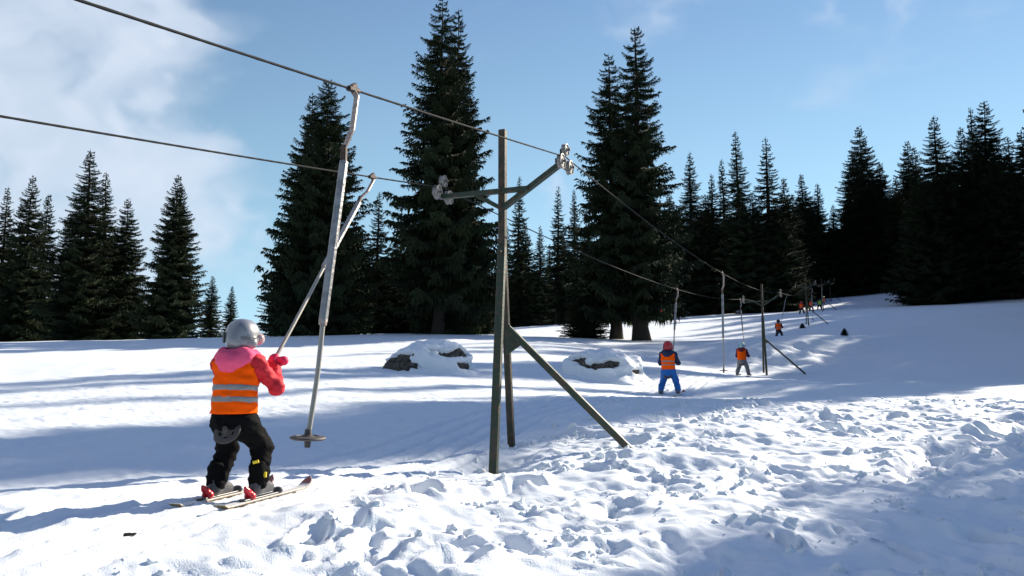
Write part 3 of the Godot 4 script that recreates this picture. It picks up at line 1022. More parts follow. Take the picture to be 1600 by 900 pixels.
# builds the meshes of a pose once; local -z is forward, y up from the sole
func pose(key: String, J: Dictionary, cell: float) -> void:
	var P := {}
	P.body = body([[J.pelvis, J.chest, 0.085, 0.095, 1.25], [J.chest, J.neck, 0.08, 0.045], [J.neck, J.head, 0.045, 0.07], [J.head, J.head + Vector3(0, 0.03, 0), 0.088, 0.085], [J.head + Vector3(0, -0.045, -0.045), J.head + Vector3(0, -0.05, -0.05), 0.05, 0.045],
		[J.hipL, J.kneeL, 0.06, 0.045], [J.kneeL, J.ankL, 0.045, 0.032], [J.hipR, J.kneeR, 0.06, 0.045], [J.kneeR, J.ankR, 0.045, 0.032], [J.ankL, J.ankL + Vector3(0, -0.03, -0.10), 0.03, 0.025], [J.ankR, J.ankR + Vector3(0, -0.03, -0.10), 0.03, 0.025],
		[J.shL, J.elL, 0.035, 0.03], [J.elL, J.haL, 0.03, 0.022], [J.shR, J.elR, 0.035, 0.03], [J.elR, J.haR, 0.03, 0.022], [J.chest, J.shL, 0.06, 0.04], [J.chest, J.shR, 0.06, 0.04]], maxf(cell, 0.016), 0.03)
	var torso := [[J.pelvis + Vector3(0, 0.04, 0), J.chest, 0.124, 0.130, 1.15], [J.chest, J.neck + Vector3(0, -0.04, 0.0), 0.125, 0.078, 1.1], [J.chest + Vector3(0, 0.06, 0), J.shL, 0.075, 0.062], [J.chest + Vector3(0, 0.06, 0), J.shR, 0.075, 0.062]]
	P.jacket = body(torso + [[J.shL, J.elL, 0.060, 0.052], [J.elL, J.haL + (J.elL - J.haL).normalized() * 0.05, 0.053, 0.042], [J.shR, J.elR, 0.060, 0.052], [J.elR, J.haR + (J.elR - J.haR).normalized() * 0.05, 0.053, 0.042]], cell, 0.03, [[Vector3(0, -1, 0), -(J.pelvis.y + 0.015)]], [], 0.016, 11.0)
	var shell := []
	for t in torso: shell.append([t[0], t[1], t[2] + 0.020, t[3] + 0.016] + ([t[4]] if t.size() > 4 else []))
	shell[0][2] += 0.014
	var hem: float = J.pelvis.y + 0.035
	var top: float = J.neck.y - 0.005
	var holes := [[J.shL + Vector3(-0.035, 0.0, 0), J.elL, 0.072, 0.085], [J.shR + Vector3(0.035, 0.0, 0), J.elR, 0.072, 0.085]]
	P.vest = body(shell, cell, 0.035, [[Vector3(0, -1, 0), -hem], [Vector3(0, 1, 0), top]], holes, 0.014, 6.0, 9)
	var bands := []
	for s in shell: bands.append([s[0], s[1], s[2] + 0.004, s[3] + 0.004] + ([s[4]] if s.size() > 4 else []))
	P.band1 = body(bands, cell, 0.035, [[Vector3(0, -1, 0.06), -(hem + 0.065)], [Vector3(0, 1, -0.06), hem + 0.112]], holes, 0.014, 6.0, 9)
	P.band2 = body(bands, cell, 0.035, [[Vector3(0, -1, 0.06), -(hem + 0.145)], [Vector3(0, 1, -0.06), hem + 0.190]], holes, 0.014, 6.0, 9)
	P.trousers = body([[J.pelvis + Vector3(0, 0.10, 0), J.pelvis + Vector3(0, -0.02, 0.01), 0.125, 0.135, 1.12], [J.hipL, J.kneeL, 0.092, 0.070], [J.kneeL, J.ankL + Vector3(0, 0.02, 0), 0.070, 0.067], [J.hipR, J.kneeR, 0.092, 0.070], [J.kneeR, J.ankR + Vector3(0, 0.02, 0), 0.070, 0.067]], cell, 0.035, [[Vector3(0, 1, 0), J.pelvis.y + 0.13], [Vector3(0, -1, 0), -(J.ankL.y - 0.02)]], [], 0.017, 9.0, 4)
	for s in ["L", "R"]:
		var a: Vector3 = J["ank" + s]
		P["cuff" + s] = body([[a + Vector3(0, 0.10, 0.006), a + Vector3(0, -0.01, 0.006), 0.058, 0.062]], cell, 0.02, [[Vector3(0, -1, 0), -(a.y - 0.045)]], [], 0.010, 12.0)
		P["boot" + s] = body([[a + Vector3(0, 0.06, 0.01), a + Vector3(0, -0.03, 0.02), 0.052, 0.05], [a + Vector3(0, -0.045, 0.035), a + Vector3(0, -0.05, -0.13), 0.042, 0.036], [a + Vector3(0, -0.01, -0.03), a + Vector3(0, -0.035, -0.10), 0.045, 0.034]], minf(cell, 0.010), 0.02, [[Vector3(0, -1, 0), -(a.y - 0.082)]])
	var h: Vector3 = J.head
	P.helmet = body([[h + Vector3(0, 0.026, 0.014), h + Vector3(0, 0.028, -0.018), 0.106, 0.103], [h + Vector3(-0.075, -0.035, 0.01), h + Vector3(-0.06, -0.05, 0.02), 0.045, 0.04], [h + Vector3(0.075, -0.035, 0.01), h + Vector3(0.06, -0.05, 0.02), 0.045, 0.04], [h + Vector3(0, -0.02, 0.06), h + Vector3(0, -0.03, 0.05), 0.075, 0.075]],
		minf(cell, 0.009), 0.02, [[Vector3(0, -1, 0), -(h.y - 0.088)]], [[h + Vector3(0, -0.055, -0.10), h + Vector3(0, -0.05, -0.26), 0.083, 0.10], [h + Vector3(0, -0.12, 0.0), h + Vector3(0, -0.02, 0.0), 0.082, 0.082],
		[h + Vector3(0.055, 0.135, 0.06), h + Vector3(0.055, 0.145, -0.0), 0.012, 0.010], [h + Vector3(-0.055, 0.135, 0.06), h + Vector3(-0.055, 0.145, -0.0), 0.012, 0.010], [h + Vector3(0.10, 0.088, -0.01), h + Vector3(0.10, 0.09, -0.06), 0.012, 0.009], [h + Vector3(0.0, 0.125, 0.10), h + Vector3(0.0, 0.16, 0.02), 0.010, 0.010]])
	P.goggles = body([[h + Vector3(-0.055, -0.005, -0.105), h + Vector3(0.055, -0.005, -0.105), 0.042, 0.042], [h + Vector3(-0.095, -0.005, -0.06), h + Vector3(-0.055, -0.005, -0.10), 0.034, 0.04], [h + Vector3(0.095, -0.005, -0.06), h + Vector3(0.055, -0.005, -0.10), 0.034, 0.04]], minf(cell, 0.009), 0.015)
	# strap: a ring round the helmet with a clip at the back
	var ring := []
	for i in 25:
		var ang := -0.62 + (PI + 1.24) * i / 24.0
		ring.append(h + Vector3(cos(ang) * 0.113, -0.012 + 0.012 * sin(ang), sin(ang) * 0.121 + 0.0))
	var st := begin()
	for i in ring.size() - 1: beam(st, ring[i], ring[i + 1], 0.022, 0.006, Vector3.UP, 0.2)
	P.strap = finish(st)
	st = begin()
	beam(st, h + Vector3(-0.072, -0.035, 0.106), h + Vector3(-0.075, 0.04, 0.101), 0.026, 0.012, Vector3(0.8, 0, 0.6), 0.2)
	P.clip = finish(st)
	var nk: Vector3 = J.neck
	P.hood = body([[nk + Vector3(-0.085, 0.0, -0.05), nk + Vector3(-0.088, -0.015, 0.05), 0.042, 0.05], [nk + Vector3(-0.088, -0.015, 0.05), nk + Vector3(0, -0.035, 0.125), 0.05, 0.062], [nk + Vector3(0, -0.035, 0.125), nk + Vector3(0.088, -0.015, 0.05), 0.062, 0.05], [nk + Vector3(0.088, -0.015, 0.05), nk + Vector3(0.085, 0.0, -0.05), 0.05, 0.042],
		[nk + Vector3(-0.06, -0.04, 0.10), nk + Vector3(-0.035, -0.075, 0.115), 0.042, 0.032], [nk + Vector3(0.06, -0.04, 0.10), nk + Vector3(0.025, -0.075, 0.115), 0.042, 0.032], [nk + Vector3(-0.03, -0.082, 0.115), nk + Vector3(0.015, -0.082, 0.115), 0.032, 0.032], [nk + Vector3(-0.07, 0.015, 0.06), nk + Vector3(0.07, 0.015, 0.06), 0.046, 0.046]], cell, 0.03, [], [[nk + Vector3(0, -0.02, 0.03), nk + Vector3(0, 0.12, 0.035), 0.055, 0.085]], 0.010, 9.0)
	# gloves: palm, four fingers bent round the rod and a thumb
	for s in ["L", "R"]:
		var c: Vector3 = J["ha" + s]
		var ax: Vector3 = J.rod
		var back: Vector3 = (c - (J["el" + s] as Vector3)).normalized()
		var out := (back - ax * back.dot(ax)).normalized()
		var turn := 1.0 if s == "R" else -1.0
		var sd := ax.cross(out) * turn
		var caps := [[c - out * 0.055 - sd * 0.012, c - out * 0.012 + sd * 0.034, 0.030, 0.024], [c - out * 0.09, c - out * 0.05, 0.034, 0.030], [c - out * 0.03 + sd * 0.03 - ax * 0.024, c - out * 0.03 + sd * 0.03 + ax * 0.024, 0.02, 0.02]]
		for i in 4:
			var o: Vector3 = c + ax * (0.033 - 0.022 * i)
			var long: float = [0.93, 1.0, 0.97, 0.82][i]
			var last := o + sd * 0.032 - out * 0.005
			for q in 3:
				var ang: float = [0.9, 1.9, 2.9][q] * long
				var nxt := o + (sd * cos(ang) + out * sin(ang)) * 0.027
				caps.append([last, nxt, 0.0125 - 0.001 * q, 0.0115 - 0.001 * q])
				last = nxt
		caps.append([c - out * 0.05 - sd * 0.01 + ax * 0.02, c - out * 0.022 - sd * 0.022 + ax * 0.045, 0.017, 0.014])
		caps.append([c - out * 0.022 - sd * 0.022 + ax * 0.045, c + out * 0.012 - sd * 0.020 + ax * 0.052, 0.014, 0.011])
		P["glove" + s] = body(caps, 0.006 if cell < 0.014 else 0.010, 0.008)
	person_meshes[key] = P

func dress(key: String, where: Vector3, turn: float, tilt: float, W: Dictionary, label: String, group := "") -> Node3D:
	var P: Dictionary = person_meshes[key]
	var o := thing("person", label, "person", where, turn, group)
	o.rotation.x = tilt
	part("body", P.body, M.skin, o)
	part("jacket", P.jacket, W.jacket, o)
	var vest := part("safety_vest", P.vest, W.vest, o)
	if W.get("bands", true):
		part("reflective_band", P.band1, M.band, vest)
		part("reflective_band", P.band2, M.band, vest)
	part("trousers", P.trousers, W.trousers, o)
	for s in ["L", "R"]:
		var b := part("ski_boot", P["boot" + s], W.get("boot", M.boot), o)
		part("boot_cuff", P["cuff" + s], W.get("cuff", W.trousers), b)
		part("glove", P["glove" + s], W.glove, o)
	var hm := part("helmet", P.helmet, W.helmet, o)
	part("goggles", P.goggles, M.lens, hm)
	part("goggle_strap", P.strap, M.strap, hm)
	part("strap_clip", P.clip, M.clip, hm)
	if W.has("hood"): part("hood", P.hood, W.hood, o)
	return o

func ski(where: Vector3, turn: float, tilt: float, length: float, label: String, group: String, detail := true) -> void:
	var o := thing("ski", label, "ski", where, turn, group)
	o.rotation.x = tilt
	for layer in 3:
		var st := begin()
		var last: Array = []
		for i in 33:
			var t := i / 32.0
			if layer == 2 and t < 0.92: continue
			var z := length * (0.42 - t)
			var w := 0.034 + 0.010 * pow(absf(t - 0.45) * 2.0, 2.0)
			if t > 0.93: w *= sqrt(maxf(0.02, 1.0 - pow((t - 0.93) / 0.07, 2.0)))
			var y := 0.062 * pow(maxf(0.0, t - 0.86) / 0.14, 2.0) * length + 0.02 * pow(maxf(0.0, 0.05 - t) / 0.05, 2.0)
			var lo: float = y + [0.006, 0.0, 0.0125][layer]
			var hi: float = y + [0.012, 0.006, 0.0145][layer]
			if layer == 1: w += 0.001
			if layer == 2: w -= 0.004
			var ring := [Vector3(-w, lo, z), Vector3(-w, hi - 0.002, z), Vector3(-w + 0.003, hi, z), Vector3(w - 0.003, hi, z), Vector3(w, hi - 0.002, z), Vector3(w, lo, z)]
			if last.size():
				for k in 6:
					var b := (k + 1) % 6
					tri(st, last[k], ring[b], last[b])
					tri(st, last[k], ring[k], ring[b])
			if last.is_empty() or i == 32:
				var flip := last.is_empty()
				for k in range(1, 5):
					if flip: tri(st, ring[0], ring[k], ring[k + 1])
					else: tri(st, ring[0], ring[k + 1], ring[k])
			last = ring
		part(["top_sheet", "base", "tip_cover"][layer], finish(st), [M.ski_top, M.ski_edge, M.ski_tip][layer], o)
	if not detail: return
	# heel piece: a red sloping lever over a white block, toe piece in front
	part("heel_binding", body([[Vector3(-0.018, 0.035, 0.13), Vector3(0.018, 0.035, 0.13), 0.024, 0.024], [Vector3(0, 0.04, 0.12), Vector3(0, 0.075, 0.165), 0.030, 0.020], [Vector3(0, 0.075, 0.165), Vector3(0, 0.098, 0.185), 0.020, 0.012]], 0.008, 0.014), M.red_plastic, o)
	part("binding_plate", body([[Vector3(0, 0.017, 0.21), Vector3(0, 0.017, -0.20), 0.026, 0.026]], 0.009, 0.01, [[Vector3(0, 1, 0), 0.026], [Vector3(0, -1, 0), -0.012]]), M.boot_shell, o)
	part("toe_binding", body([[Vector3(-0.02, 0.032, -0.195), Vector3(0.02, 0.032, -0.195), 0.020, 0.020], [Vector3(0, 0.034, -0.20), Vector3(0, 0.028, -0.235), 0.022, 0.014]], 0.008, 0.014), M.boot_shell, o)

func build_people() -> void:
	# the child in the pink hood, towed at the near end of the track
	var place := on_ground(at(372, 778, 5.8).x, 5.8)
	var turn := LIFT_TURN + 0.09
	var fwd := Vector3(-sin(turn), 0, -cos(turn))
	var tilt := atan2(ground(place.x + fwd.x * 0.5, place.z + fwd.z * 0.5) - ground(place.x - fwd.x * 0.5, place.z - fwd.z * 0.5), 1.0)
	var frame := Transform3D(Basis.from_euler(Vector3(tilt, turn, 0)), place + Vector3(0, 0.018, 0))
	var up_end := cable_left(7.46)
	var hand := Vector3(0.075, 0.915, -0.27)
	var J := {pelvis = Vector3(0, 0.53, 0.07), chest = Vector3(0.005, 0.80, 0.05), neck = Vector3(0.01, 0.955, 0.035), head = Vector3(0.02, 1.075, 0.02),
		hipL = Vector3(-0.075, 0.51, 0.06), hipR = Vector3(0.075, 0.51, 0.05), kneeL = Vector3(-0.115, 0.31, -0.03), kneeR = Vector3(0.115, 0.32, -0.10), ankL = Vector3(-0.13, 0.10, 0.06), ankR = Vector3(0.135, 0.10, -0.03),
		shL = Vector3(-0.135, 0.90, 0.04), shR = Vector3(0.145, 0.90, 0.03), elL = Vector3(-0.18, 0.72, -0.09), elR = Vector3(0.225, 0.735, -0.09), haR = hand, haL = hand + Vector3(-0.03, -0.09, 0.015)}
	J.rod = (frame.affine_inverse() * up_end - J.haR).normalized()
	J.haL = J.haR - J.rod * 0.10
	pose("child", J, 0.0125)
	dress("child", frame.origin, turn, tilt, {jacket = M.red_jacket, vest = M.vest, trousers = M.black_cloth, glove = M.mitten, helmet = M.silver_helmet, hood = M.pink, cuff = M.black_cloth, boot = M.boot_shell},
		"child in orange safety vest, pink hood and silver helmet gripping the tow rod")
	for s in [["ankL", "left"], ["ankR", "right"]]:
		var a: Vector3 = J[s[0]]
		var w: Vector3 = frame * Vector3(a.x, -0.022, a.z - 0.04)
		var lift := 0.0
		for t in 9:
			var e: Vector3 = w + (frame.basis * Vector3(0, 0, -1)) * (0.12 * (t - 4))
			lift = maxf(lift, ground(e.x, e.z) - e.y + 0.002)
		w.y += minf(lift, 0.025)
		ski(w, turn, tilt, 1.08, "white child's ski under the %s boot of the pink hooded child" % s[1], "")
	# yellow flashes on the right cuff
	var person: Node3D = get_node("person")
	var st := begin()
	var ar: Vector3 = J.ankR
	beam(st, ar + Vector3(0.0, 0.135, 0.066), ar + Vector3(0.035, 0.145, 0.052), 0.02, 0.012, Vector3.UP, 0.2)
	part("cuff_badge", finish(st), M.yellow, person)
	st = begin()
	beam(st, ar + Vector3(0.062, 0.07, 0.012), ar + Vector3(0.060, 0.035, 0.014), 0.014, 0.02, Vector3(0, 0, 1), 0.2)
	part("cuff_badge", finish(st), M.yellow, person)
	# its tow hanger
	var h_world: Vector3 = frame * J.haR
	var seat: Vector3 = frame * Vector3(0.035, 0.45, 0.185)
	var under: Vector3 = frame * Vector3(0.0, 0.44, 0.02)
	var front: Vector3 = frame * Vector3(-0.06, 0.64, -0.13)
	var mid := h_world.lerp(up_end, 0.46)
	hanger(up_end, h_world.lerp(up_end, 0.83), mid, [mid, h_world, front, under, seat], "slanting tow hanger held by the child in the pink hood", "", (frame.basis * Vector3(0.1, 0.75, 1)).normalized(), N)
	# the others further up, all seen from behind
	var K := {pelvis = Vector3(0, 0.53, 0.06), chest = Vector3(0, 0.80, 0.05), neck = Vector3(0, 0.95, 0.035), head = Vector3(0, 1.07, 0.02),
		hipL = Vector3(-0.08, 0.51, 0.05), hipR = Vector3(0.08, 0.51, 0.05), kneeL = Vector3(-0.14, 0.31, -0.05), kneeR = Vector3(0.14, 0.31, -0.05), ankL = Vector3(-0.19, 0.10, 0.02), ankR = Vector3(0.19, 0.10, 0.0),
		shL = Vector3(-0.14, 0.90, 0.04), shR = Vector3(0.14, 0.90, 0.03), elL = Vector3(-0.20, 0.70, -0.06), elR = Vector3(0.20, 0.70, -0.06), haR = Vector3(0.05, 0.80, -0.25), haL = Vector3(0.03, 0.72, -0.25), rod = Vector3(0.0, 0.85, -0.52)}
	K.rod = (K.rod as Vector3).normalized()
	pose("rider", K, 0.018)
	var riders := [
		[1045, 18.9, {jacket = M.navy, vest = M.vest, trousers = M.blue_cloth, glove = M.dark_cloth, helmet = M.red_helmet, hood = M.navy}, "child in bright blue trousers, orange vest and red helmet riding the lift", 1.0, true],
		[1160, 29.8, {jacket = M.purple, vest = M.vest, trousers = M.grey_cloth, glove = M.dark_cloth, helmet = M.teal_helmet, hood = M.maroon, bands = false}, "child in grey trousers, purple jacket and pale helmet beside the second pylon", 1.0, true],
		[1219, 51.0, {jacket = M.maroon, vest = M.vest, trousers = M.dark_cloth, glove = M.dark_cloth, helmet = M.black_helmet}, "child in dark trousers and black helmet riding above the snow bank", 1.0, true],
		[1271, 85.0, {jacket = M.maroon, vest = M.vest, trousers = M.dark_cloth, glove = M.dark_cloth, helmet = M.black_helmet}, "distant rider in orange vest standing tall between the upper pylons", 1.05, false],
		[1284, 94.0, {jacket = M.navy, vest = M.lime, trousers = M.dark_cloth, glove = M.dark_cloth, helmet = M.black_helmet}, "distant rider in a lime green vest", 1.05, false],
		[1256, 76.0, {jacket = M.maroon, vest = M.vest, trousers = M.dark_cloth, glove = M.dark_cloth, helmet = M.red_helmet}, "distant orange vested rider half hidden behind the third pylon", 1.0, false],
		[1290.5, 108.0, {jacket = M.navy, vest = M.vest, trousers = M.dark_cloth, glove = M.dark_cloth, helmet = M.black_helmet}, "uppermost distant rider in dark clothes on the lift line", 1.0, false],
		[1173, 112.0, {jacket = M.maroon, vest = M.vest, trousers = M.dark_cloth, glove = M.dark_cloth, helmet = M.red_helmet}, "tiny figure in orange vest on the far snow below the dark forest", 1.0, false],
		[1012, 92.0, {jacket = M.navy, vest = M.lime, trousers = M.dark_cloth, glove = M.dark_cloth, helmet = M.teal_helmet}, "tiny figure in green vest under the forest edge left of the lift", 1.0, false],
		[1036, 94.0, {jacket = M.maroon, vest = M.vest, trousers = M.dark_cloth, glove = M.dark_cloth, helmet = M.teal_helmet}, "tiny figure in orange vest under the forest edge left of the lift", 1.0, false]]
	for q in riders:
		var d: float = q[1]
		var x := at(q[0], 560, d).x
		var p := on_ground(x, d)
		var slope := atan2(ground(p.x + U.x * 0.6, p.z + U.z * 0.6) - ground(p.x - U.x * 0.6, p.z - U.z * 0.6), 1.2)
		var o := dress("rider", p + Vector3(0, 0.018, 0), LIFT_TURN + 0.22 * sin(d * 2.3) * float(d > 20.0), slope * 0.5, q[2], q[3])
		o.scale = Vector3.ONE * float(q[4])
		if d < 60.0:
			for s in [-0.19, 0.19]:
				var w: Vector3 = o.transform * Vector3(s, -0.020, -0.03)
				var colour: String = {18.9: "blue trousered", 29.8: "purple jacketed", 51.0: "black helmeted"}[d]
				ski(w, LIFT_TURN, slope, 1.1, "short ski on the %s foot of the %s child" % ["left" if s < 0 else "right", colour], "", false)
		if q[5]:
			# hanger from the uphill cable ahead of the rider
			var ahead := d + 1.35
			var top := cable_left(ahead)
			var hand_w: Vector3 = o.transform * Vector3(0.04, 0.76, -0.25)
			var tube_end := hand_w.lerp(top, 0.42)
			var under_w: Vector3 = o.transform * Vector3(0.0, 0.44, 0.0)
			var seat_w: Vector3 = o.transform * Vector3(0.0, 0.44, 0.13)
			hanger(top, hand_w.lerp(top, 0.80), tube_end, [tube_end, hand_w, under_w, seat_w], "tow hanger pulling the %s child" % {18.9: "blue trousered", 29.8: "purple jacketed", 51.0: "black helmeted"}[d], "", Vector3(0, 0.25, 1).normalized().rotated(Vector3.UP, LIFT_TURN), N)

var left_pts := []
var right_pts := []
func on_cable(pts: Array, d: float) -> Vector3:
	for i in pts.size() - 1:
		var a: Vector3 = pts[i]
		var b: Vector3 = pts[i + 1]
		if -a.z <= d and -b.z >= d: return a.lerp(b, (d + a.z) / (a.z - b.z))
	return pts[pts.size() - 1]
func cable_left(d: float) -> Vector3: return on_cable(left_pts, d)
func cable_right(d: float) -> Vector3: return on_cable(right_pts, d)

func build_lift() -> void:
	var spots := [[8.5, "green steel pylon with rusty mast between the two snow capped boulders"], [31.9, "green steel pylon beside the purple jacketed child"], [60.0, "third pylon, standing above the bright snow bank"], [88.0, "thin far pylon next to the lime vested rider"], [116.0, "small far pylon near the top of the lift"], [146.0, "tiny topmost pylon against the dark forest"]]
	var left := []
	var right := []
	for i in spots.size():
		var d: float = spots[i][0]
		var x := -0.098 + 0.414 * (d - 8.5)
		var base := on_ground(x, d)
		if i == 0: base.y = CAMERA_Y - 0.72
		pylon(base, spots[i][1], "")
		left.append(base - N * 0.69 + Vector3(0, 2.80 + 0.078, 0))
		right.append(base + N * 0.69 + Vector3(0, 2.99 + 0.078, 0))
	# where the cables come down to the bottom station behind the viewer
	var l0: Vector3 = left[0]
	var r0: Vector3 = right[0]
	left.push_front(l0 - U * 16.0 + Vector3(0, -2.15, 0))
	right.push_front(r0 - U * 16.0 + Vector3(0, -2.35, 0))
	var sag := [0.10, 0.37, 0.45, 0.45, 0.45, 0.45]
	left_pts = hang(left, sag, 0.02)
	right_pts = hang(right, [0.06, 0.40, 0.45, 0.45, 0.45, 0.45], 0.02)
	for run in [[left_pts, "uphill cable, which tows the children, passing over the left pulleys"], [right_pts, "returning cable, which carries the empty hangers, passing over the right pulleys"]]:
		var near := []
		for p in run[0]:
			if -p.z < 12.0 or near.size() % 1 == 0 and (near.is_empty() or (near[near.size() - 1] as Vector3).distance_to(p) > 0.25): near.append(p)
		var o := part("lift_cable", tube(near, [0.0066], 12, 0.13, 0.022), M.cable, self)
		tag(o, run[1], "cable")
	# empty hangers on the returning cable
	var g := cable_right(4.7)
	var end := at(481, 684, 4.42)
	var drop := (end - g)
	hanger(g, g + drop * 0.225, g + drop * 0.69, [g + drop * 0.69, g + drop * 0.84 + U * 0.012, end], "empty tow hanger with round platter dangling beside the pink hooded child", "", Vector3(0.04, 1, 0.06).normalized(), N)
	for q in [[17.9, "empty tow hanger dangling between the blue trousered child and the second pylon"], [70.0, "empty tow hanger dangling beyond the third pylon"], [54.0, "empty tow hanger dangling near the black helmeted child"]]:
		var d: float = q[0]
		var c := cable_right(d)
		var low := c + Vector3(0, -2.1, 0) - U * 0.2
		hanger(c, c.lerp(low, 0.22), c.lerp(low, 0.66), [c.lerp(low, 0.66), c.lerp(low, 0.85) + U * 0.04, low], q[1], "", Vector3.UP, N)

# ------------------------------------------------------------------ small things on the snow
func build_small() -> void:
	var b1 := on_ground(at(672, 575, 19.2).x, 19.2)
	boulder(b1 + Vector3(0, -0.05, 0), Vector3(0.95, 0.62, 0.8), [[Vector3(-0.70, 0.16, 0.45), Vector3(0.55, 0.24, 0.7)], [Vector3(0.50, 0.36, 0.42), Vector3(0.40, 0.08, 0.55)], [Vector3(0.15, 0.44, 0.5), Vector3(0.16, 0.05, 0.5)], [Vector3(0.82, 0.14, 0.3), Vector3(0.22, 0.10, 0.5)]], 61, "snow capped boulder with a broad bare grey face at its left end")
	var b2 := on_ground(at(942, 580, 21.0).x, 21.0)
	boulder(b2 + Vector3(0, -0.06, 0), Vector3(0.92, 0.57, 0.77), [[Vector3(-0.10, 0.25, 0.53), Vector3(0.48, 0.10, 0.55)], [Vector3(-0.53, 0.35, 0.30), Vector3(0.17, 0.06, 0.45)], [Vector3(0.74, 0.10, 0.30), Vector3(0.20, 0.08, 0.45)]], 66, "rounded snow heap over a boulder with one dark rock streak showing")
	# low spruce boughs and saplings on the snow
	for q in [[914, 462, 47.0, 96, 3, "low bushy young spruce leaning against the thin trunked spruce"], [1320, 531, 37.6, 15, 3, "small dark shrub poking from the snow bank"], [1254, 520, 58.0, 12, 3, "tiny dark shrub on the shaded slope above the bank"]]:
		var tip := at(q[0], q[1], q[2])
		var base := on_ground(tip.x, q[2])
		var o := thing("spruce_sapling", q[5], "sapling", base, q[0])
		part("trunk", trunks[3], M.bark, o)
		part("crown", crowns[3], M.needles, o)
		var tall := maxf(0.35, tip.y - base.y)
		o.scale = Vector3(q[3] * q[2] / 1307.0 / 6.0, tall / TREE_TALL, q[3] * q[2] / 1307.0 / 6.0)
	# a piece of bark
	var bk := on_ground(at(221, 833, 4.9).x, 4.75)
	var o := part("bark_piece", body([[Vector3(-0.025, 0.005, 0), Vector3(0.02, 0.008, -0.01), 0.010, 0.008], [Vector3(0.015, 0.006, -0.006), Vector3(0.034, 0.012, -0.012), 0.006, 0.003]], 0.003, 0.006, [], [], 0.004, 40.0), M.bark, self)
	o.position = bk
	tag(o, "small dark piece of bark lying on the ski track", "bark")
	# dry grass at the foot of the pylon
	var st := begin()
	rng.seed = 31
	for i in 46:
		var a := Vector3(rng.randf_range(-0.09, 0.09), -0.02, rng.randf_range(-0.05, 0.05))
		var tip := a + Vector3(rng.randf_range(-0.06, 0.06), rng.randf_range(0.03, 0.06), rng.randf_range(-0.06, 0.06))
		tri(st, a, a + Vector3(0.005, 0, 0.002), tip)
	var gr := part("dry_grass", finish(st), M.dry_grass, self)
	var gp := at(772, 742, 7.9)
	gr.position = on_ground(gp.x + 0.03, 7.86)
	tag(gr, "tuft of dry yellow grass at the foot of the pylon", "grass", "", "stuff")

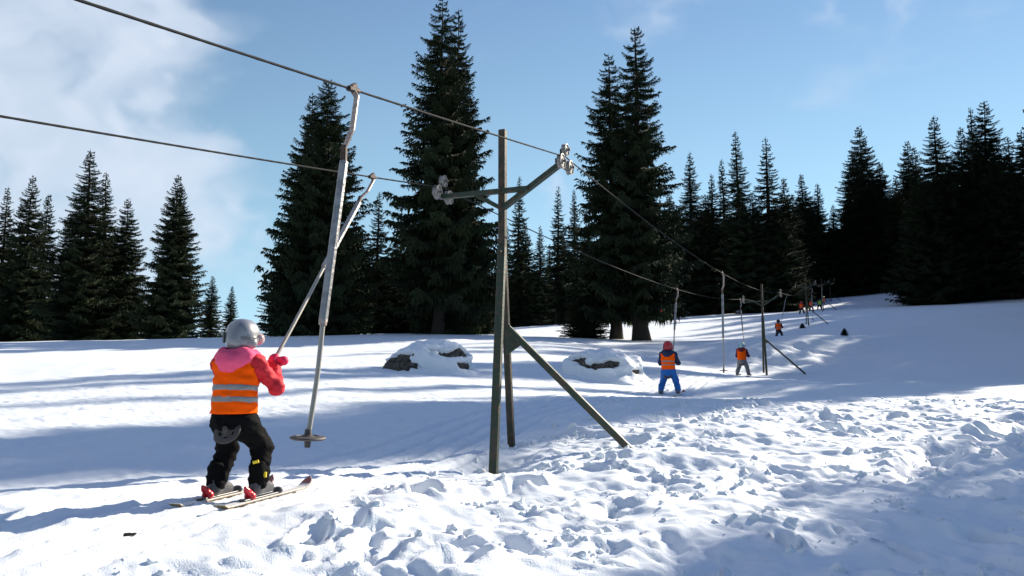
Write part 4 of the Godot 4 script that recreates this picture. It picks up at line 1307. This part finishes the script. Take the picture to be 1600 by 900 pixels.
# ------------------------------------------------------------------ sky
func build_sky() -> PanoramaSkyMaterial:
	var w := 2048
	var h := 1024
	var data := PackedFloat32Array()
	data.resize(w * h * 3)
	var big := make_noise(FastNoiseLite.TYPE_SIMPLEX_SMOOTH, 0.55, 5, 90)
	var wisp := make_noise(FastNoiseLite.TYPE_SIMPLEX_SMOOTH, 0.22, 5, 91)
	var streak := make_noise(FastNoiseLite.TYPE_SIMPLEX_SMOOTH, 0.09, 5, 92)
	var sun_az := deg_to_rad(SUN_AZIMUTH)
	for j in h:
		var el := (0.5 - (j + 0.5) / h) * PI
		var y := sin(el)
		var flat := cos(el)
		for i in w:
			var o := (j * w + i) * 3
			if el < -0.03:
				data[o] = 0.16; data[o + 1] = 0.22; data[o + 2] = 0.32
				continue
			var u := (i + 0.5) / w
			# azimuth to the right of the view axis (-z)
			var az := wrapf(u * TAU, -PI, PI)
			var dir := Vector3(sin(az) * flat, y, -cos(az) * flat)
			var t := exp(-maxf(el, 0.0) / 0.38)
			var c := Vector3(0.004, 0.034, 0.200).lerp(Vector3(0.40, 0.65, 0.76), t)
			var toward := clampf(cos(wrapf(az - sun_az, -PI, PI)) * 0.5 + 0.5, 0.0, 1.0)
			c *= lerpf(0.44, 1.12, toward * toward)
			# thin cloud: streaks blown across, thick banks to the left of the view and again behind
			var p := Vector3(dir.x, dir.y * 1.5, dir.z)
			var wx := wisp.get_noise_3d(p.x + 4.0, p.y, p.z) * 0.16
			var f := big.get_noise_3d(p.x + wx, p.y + wx, p.z) + 0.5 * wisp.get_noise_3d(p.x + 0.5 * p.y + wx, p.y * 0.7, p.z)
			var thin := 0.5 + 0.5 * streak.get_noise_3d(p.x + wx, p.y - p.x * 0.4, p.z)
			var bank := 0.88 * smoothstep(-0.14, -0.40, az + 0.45 * (y - 0.20)) * (1.0 - smoothstep(-1.9, -2.6, az)) + 0.4 * smoothstep(1.6, 2.4, az) + 0.32 * smoothstep(-0.08, -0.34, az) * smoothstep(0.34, 0.08, y)
			var cover := smoothstep(0.0, 0.75, f * 1.05 + bank - 0.34 + 0.30 * (thin - 0.5)) * (0.55 + 0.45 * thin)
			c = c.lerp(Vector3(0.37, 0.415, 0.485), cover)
			data[o] = c.x; data[o + 1] = c.y; data[o + 2] = c.z
	var img := Image.create_from_data(w, h, false, Image.FORMAT_RGBF, data.to_byte_array())
	var m := PanoramaSkyMaterial.new()
	m.panorama = ImageTexture.create_from_image(img)
	return m

func _ready() -> void:
	rng.seed = 1
	# camera
	var cam := Camera3D.new()
	cam.name = "camera"
	cam.fov = FOV
	cam.near = 0.05
	cam.far = 2000.0
	cam.position = Vector3(0, CAMERA_Y, 0)
	cam.rotation.x = deg_to_rad(PITCH)
	add_child(cam)
	cam.current = true
	# sky, sun and exposure
	var env := Environment.new()
	env.background_mode = Environment.BG_SKY
	env.sky = Sky.new()
	env.sky.sky_material = build_sky()
	env.background_energy_multiplier = 1.0
	env.tonemap_mode = Environment.TONE_MAPPER_LINEAR
	env.tonemap_exposure = 1.98
	env.sdfgi_enabled = true
	env.ssao_enabled = true
	env.ssil_enabled = true
	var we := WorldEnvironment.new()
	we.name = "world_environment"
	we.environment = env
	add_child(we)
	var sun := DirectionalLight3D.new()
	sun.name = "sun"
	sun.light_color = Color(1.0, 0.955, 0.88)
	sun.light_energy = 1.6
	sun.light_angular_distance = 0.5
	sun.shadow_enabled = true
	add_child(sun)
	var az := deg_to_rad(SUN_AZIMUTH)
	var el := deg_to_rad(SUN_HEIGHT)
	var to_sun := Vector3(sin(az) * cos(el), sin(el), -cos(az) * cos(el))
	sun.look_at_from_position(to_sun * 100.0, Vector3.ZERO)
	make_materials()
	print("sky ", Time.get_ticks_msec())
	build_ground()
	print("ground ", Time.get_ticks_msec())
	build_trees()
	print("trees ", Time.get_ticks_msec())
	build_lift()
	print("lift ", Time.get_ticks_msec())
	build_people()
	print("people ", Time.get_ticks_msec())
	build_small()
	build_clods()
	print("done ", Time.get_ticks_msec())
